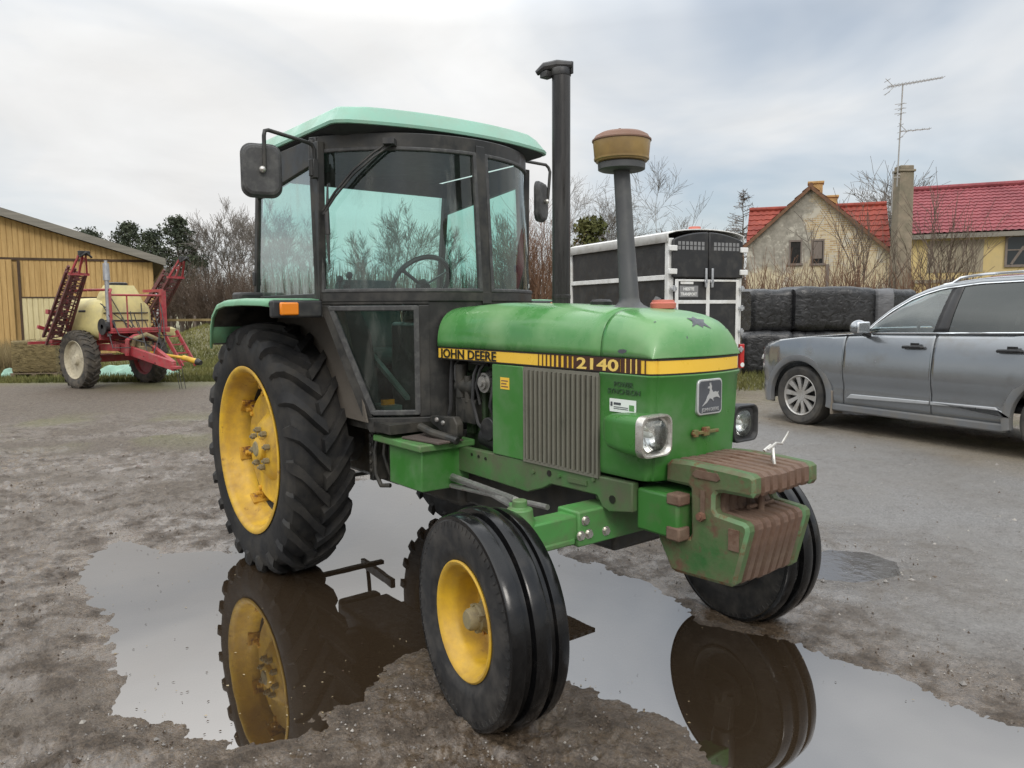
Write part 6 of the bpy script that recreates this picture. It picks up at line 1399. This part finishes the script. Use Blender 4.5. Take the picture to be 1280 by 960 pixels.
# birches behind the trailer
KB = dict(up=.02, wob=.17, ratio=.66, kids_=(5,8), ang=(25,58), rmin=.014)
b1 = bare_tree('birch_tree', 21, 11.2, .12, 4, M['birchbark'], M['greytwig'], 'fine twigged leafless birch right of the air intake stem', group='birches behind the trailer', **KB); put(b1, px2r(808,50), 50, 0, .74)
b2 = bare_tree('birch_tree', 22, 11.6, .12, 4, M['birchbark'], M['greytwig'], 'fine twigged leafless birch between the exhaust stack and the intake stem', group='birches behind the trailer', **KB); put(b2, px2r(738,52), 52, 0, .76)
put(again(b1,'fine twigged leafless birch just right of the exhaust stack'), px2r(712,54), 54, 2.2, .74)
put(again(b2,'low leafless birch crown at the right, above the trailer roof'), px2r(775,56), 56, 3.4, .70)
ev = evergreen('evergreen_bush', 31, 6.4, 1.7, 'olive green conifer rising behind the trailer front', kind='cone', mtl=M['olive'], n=70); put(ev, px2r(738,44), 44)
# larch beside the gabled house
rng = random.Random(5); e = empty('larch_tree', (0,0,0)); tag(e, 'slim leafless larch with drooping side branches left of the gabled house', 'tree'); tr, cr = TW(), TW(); p = Vector((0,0,-.1))
for i in range(10): q = Vector((rng.uniform(-.05,.05), rng.uniform(-.05,.05), 8.3*(i+1)/10)); tr.seg(p, q, .12*(1-i/10.5), .12*(1-(i+1)/10.5), 6); p = q
for k in range(95):
    f_ = rng.random(); z = 2.2+6.0*f_; L = (1-f_)**.8*2.0+.15; a = rng.uniform(0,2*pi); d = Vector((math.cos(a), math.sin(a), rng.uniform(-.05,.45))); q0 = Vector((0,0,z)); q1 = q0 + d*L; cr.seg(q0, q1, .025, .012)
    for m_ in range(9):
        w_ = q0.lerp(q1, rng.uniform(.15,1)); cr.seg(w_, w_ + Vector((rng.uniform(-.3,.3), rng.uniform(-.3,.3), rng.uniform(-.35,.25)))*.9, .012, .008)
tr.mb.build('trunk', M['bark'], e, smooth=0); cr.mb.build('crown', M['twig'], e, smooth=0); put(e, px2r(926,46), 46)
pe = evergreen('evergreen_bush', 33, 5.6, 1.4, 'dark evergreen in the gap between the gabled house and the chimney', kind='cone', n=60); put(pe, px2r(1108,42), 42)
put(bare_tree('bare_tree', 23, 7.6, .09, 4, M['bark'], M['greytwig'], 'thin leafless tree rising behind the house gap left of the chimney', group=GB, **KB), px2r(1098,44), 44)
# shrubs and young trees in front of the houses
GS = 'leafless shrubs before the houses'
s1_ = shrub('bare_shrub', 41, 4.0, 9, .55, M['twig'], 'wide leafless shrub in front of the gabled house wall', group=GS, maxl=2, rmin=.008, r0=.028); put(s1_, px2r(1072,22), 22)
s2_ = shrub('bare_shrub', 42, 4.1, 6, .45, M['twig'], 'leafless shrub left of the yellow house, right of the chimney', group=GS, maxl=2, rmin=.008, r0=.028); put(s2_, px2r(1155,21), 21)
put(again(s1_,'leafless shrub before the grey panel of the yellow house'), px2r(1190,22.5), 22.5, 2., .9)
put(again(s2_,'small leafless shrub at the foot of the concrete chimney'), px2r(1118,21.5), 21.5, 3., .72)
GH = 'reddish hedge shrubs behind the bales'
h1 = shrub('hedge_shrub', 51, 2.75, 46, .30, M['redtwig'], 'reddish brown bare hedge shrub above the bales, next to the trailer', group=GH, maxl=1, kids_=(4,6), rmin=.007, r0=.013); put(h1, px2r(948,20.5), 20.5)
for k, (px, lab) in enumerate(((985,'reddish bare hedge shrub above the left half of the long bale'),(1022,'reddish bare hedge shrub above the right half of the long bale'),(1060,'reddish bare hedge shrub above the grey wrapped bale'),(1098,'reddish bare hedge shrub left of the concrete chimney'),(1135,'reddish bare hedge shrub right of the concrete chimney'),(1180,'reddish bare hedge shrub above the car windscreen'))): put(again(h1, lab), px2r(px,20.6), 20.6, 1.7*k+.5, (1,.96,1.04,.92,.9,.9)[k])
# tall reddish thicket between the cab and the exhaust
GT = 'tall reddish thicket behind the tractor'
k1 = shrub('tall_thicket', 61, 7.0, 40, .22, M['redtwig'], 'tall reddish thicket visible between the cab and the exhaust stack', group=GT, maxl=2, kids_=(4,6), rmin=.012, r0=.03); put(k1, px2r(672,34), 34, 0, .74)
put(again(k1,'tall reddish thicket partly behind the curved cab glass'), px2r(640,36), 36, 2., .70); put(again(k1,'tall reddish thicket just right of the exhaust stack'), px2r(712,37), 37, 4., .55)
# brown undergrowth between yard and trees
GU = 'brown bushes along the field edge'
u1 = shrub('field_bush', 71, 6.2, 34, .38, M['twig'], 'brown leafless bush at the field edge beside the barn corner', group=GU, maxl=2, kids_=(4,6), rmin=.016, r0=.03); put(u1, px2r(212,52), 52, 0, .62)
for k, (px, d, sc, lab) in enumerate(((236,50,1.0,'brown leafless bush left of the pale fence post'),(258,48,.95,'brown leafless bush behind the pale fence post'),(282,47,1.0,'brown leafless bush just left of the tractor fender'),(305,46,.95,'brown leafless bush touching the tractor fender'),(330,45,.9,'brown leafless bush seen low through the cab side window'),(372,44,.85,'brown leafless bush seen through the rear of the cab'),(430,43,.8,'brown bush low in the left corner of the windscreen'),(480,43,.8,'brown bush behind the driver seat'),(535,43,.8,'brown bush behind the steering wheel'),(590,43,.85,'brown bush left of the cab centre post'))): put(again(u1, lab), px2r(px,d), d, 1.1*k+.4, sc*.62)
# a far-off wood closing the view
rng = np.random.RandomState(4); mb = MB(); Nn = 13000
for k in range(Nn):
    an = rng.uniform(-.75,.75) if k < 6500 else rng.uniform(.75, 2*pi-.75); px = an*700; dd = rng.uniform(70, 84); q = B(dd*math.sin(an), dd*math.cos(an)); z1 = rng.uniform(2.5, 6.6)*(.8+.4*vnoise(np.array([px/60.]),np.array([1.]),5)[0]); l = rng.uniform(-.6,.6); w_ = rng.uniform(.03,.11)
    z0 = rng.uniform(-.2, z1*.5); rx, ry = R2*w_
    mb.add([(q[0]-rx,q[1]-ry,z0),(q[0]+rx,q[1]+ry,z0),(q[0]+R2[0]*l+F2[0]*w_,q[1]+R2[1]*l+F2[1]*w_,z1),(q[0]+F2[0]*w_,q[1]+F2[1]*w_,z0)],[(0,1,2),(1,3,2),(3,0,2)])
tag(mb.build('far_wood', M['twig'], smooth=0), 'brown leafless wood closing the view beyond the field', 'wood', kind='stuff')
# ---- field fence on the left
FN = empty('field_fence', B(px2r(216,44),44,0), BRZ); FN.location.z = gz(*FN.location[:2]); tag(FN, 'low wooden field fence with one pale post left of the tractor', 'fence')
for k in range(4):
    mb = MB(); mb.bx(k*1.35-.05,k*1.35+.05,-.05,.05,-.2,1.25); mb.build('post', M['drygrass'] if k == 2 else M['oldwood'], FN)
mb = MB(); mb.bx(-.2,4.3,-.07,-.05,.95,1.08); mb.build('rail', M['drygrass'], FN)
# ---- grass, weeds, gravel: stuff nobody could count
def blades(name, n, region, hgt, m, label, wid=.012, lean=.5, seed=1):
    rg = np.random.RandomState(seed); vs = []; fs = []
    for k in range(n):
        r, d = region(rg); q = B(r, d); z = gz(q[0], q[1]); h_ = rg.uniform(*hgt); a = rg.uniform(0, 2*pi); w_ = wid*rg.uniform(.6,1.4); l = h_*lean*rg.uniform(-1,1); l2 = h_*lean*rg.uniform(-1,1)
        b = len(vs); vs += [(q[0]-w_*math.cos(a),q[1]-w_*math.sin(a),z-.02),(q[0]+w_*math.cos(a),q[1]+w_*math.sin(a),z-.02),(q[0]+l,q[1]+l2,z+h_)]; fs.append((b,b+1,b+2))
    mb = MB(); mb.add(vs, fs); return tag(mb.build(name, m, smooth=0), label, name.replace('_',' '), kind='stuff')
def strip(px0, px1, d0, d1, pw=1.):
    def f_(rg): d = d0+(d1-d0)*rg.rand()**pw; return px2r(rg.uniform(px0,px1), d), d
    return f_
blades('grass', 16000, strip(-40, 275, 17.6, 27, 1.5), (.05,.16), M['grass'], 'short rough grass between the sprayer and the barn', .016, .6, 2)
blades('bank_grass', 9000, strip(205, 300, 22, 34), (.04,.13), M['grass'], 'green grass on the low bank beyond the sprayer', .02, .6, 3)
blades('dry_weeds', 5000, strip(-60, 45, 20.5, 26), (.2,.85), M['drygrass'], 'dry brown weeds along the foot of the barn', .012, .35, 4)
blades('verge_grass', 7000, strip(915, 1300, 13.6, 17.0), (.04,.16), M['grass'], 'yellowish grass verge before the bales', .012, .6, 5)
rg = np.random.RandomState(8); mb = MB()
for k in range(15000):                                    # loose stones and clods in the foreground
    d = 2.0 + 8.0*rg.rand()**1.8; r = px2r(rg.uniform(-80,1360), d); q = B(r, d); xx, yy = np.array([q[0]]), np.array([q[1]])
    if sdist(xx, yy, PUD)[0] < .12 or sdist(xx, yy, PUD2)[0] < .06: continue
    z = gz(q[0], q[1]); s_ = rg.uniform(.0025,.0075)*(1+1.4*(rg.rand()>.96)); o = [rg.uniform(.6,1.3) for _ in range(6)]; a = rg.uniform(0,pi)
    ca, sa = math.cos(a)*s_, math.sin(a)*s_
    mb.mi = int(rg.choice(3, p=(.34,.54,.12)))
    mb.add([(q[0]+ca*o[0],q[1]+sa*o[0],z),(q[0]-sa*o[1],q[1]+ca*o[1],z),(q[0]-ca*o[2],q[1]-sa*o[2],z),(q[0]+sa*o[3],q[1]-ca*o[3],z),(q[0]+ca*.1,q[1],z+s_*o[4]),(q[0],q[1],z-s_)],[(0,1,4),(1,2,4),(2,3,4),(3,0,4),(1,0,5),(2,1,5),(3,2,5),(0,3,5)])
tag(mb.build('gravel', [twigmat('stone_grey',(.16,.15,.14),(.30,.28,.26)), twigmat('stone_brown',(.06,.045,.035),(.14,.11,.085)), twigmat('stone_pale',(.28,.26,.23),(.46,.43,.39))], smooth=0), 'loose gravel and clods scattered over the wet yard', 'gravel', kind='stuff')
rg = np.random.RandomState(9); mb = MB()
def chip(x, y, z, s_, m_):
    a = rg.uniform(0,pi); ca, sa = math.cos(a)*s_, math.sin(a)*s_; k = rg.uniform(.25,.7); mb.mi = m_
    mb.add([(x+ca,y+sa,z),(x-sa*k,y+ca*k,z+.002),(x-ca,y-sa,z),(x+sa*k,y-ca*k,z+.001)],[(0,1,2,3)])
for k in range(420):
    # straw chips and leaf bits drifting near the shore
    i = rg.randint(len(PUD)); a, b_ = np.array(PUD[i]), np.array(PUD[(i+1)%len(PUD)]); c = a+(b_-a)*rg.rand() + rg.normal(0,.13,2)
    chip(c[0], c[1], WATER_Z+.003, rg.uniform(.002,.008), int(rg.rand()<.45))
for k in range(60): chip(rg.uniform(-.3,2.0), rg.uniform(-1.9,-.9), WATER_Z+.003, rg.uniform(.003,.009), int(rg.rand()<.3))
tag(mb.build('straw_litter', [twigmat('pale_straw',(.22,.17,.10),(.38,.31,.20)), twigmat('dark_leaf_bits',(.03,.02,.013),(.07,.045,.03))], smooth=0), 'pale straw chips and leaf bits floating along the puddle edge', 'litter', kind='stuff')
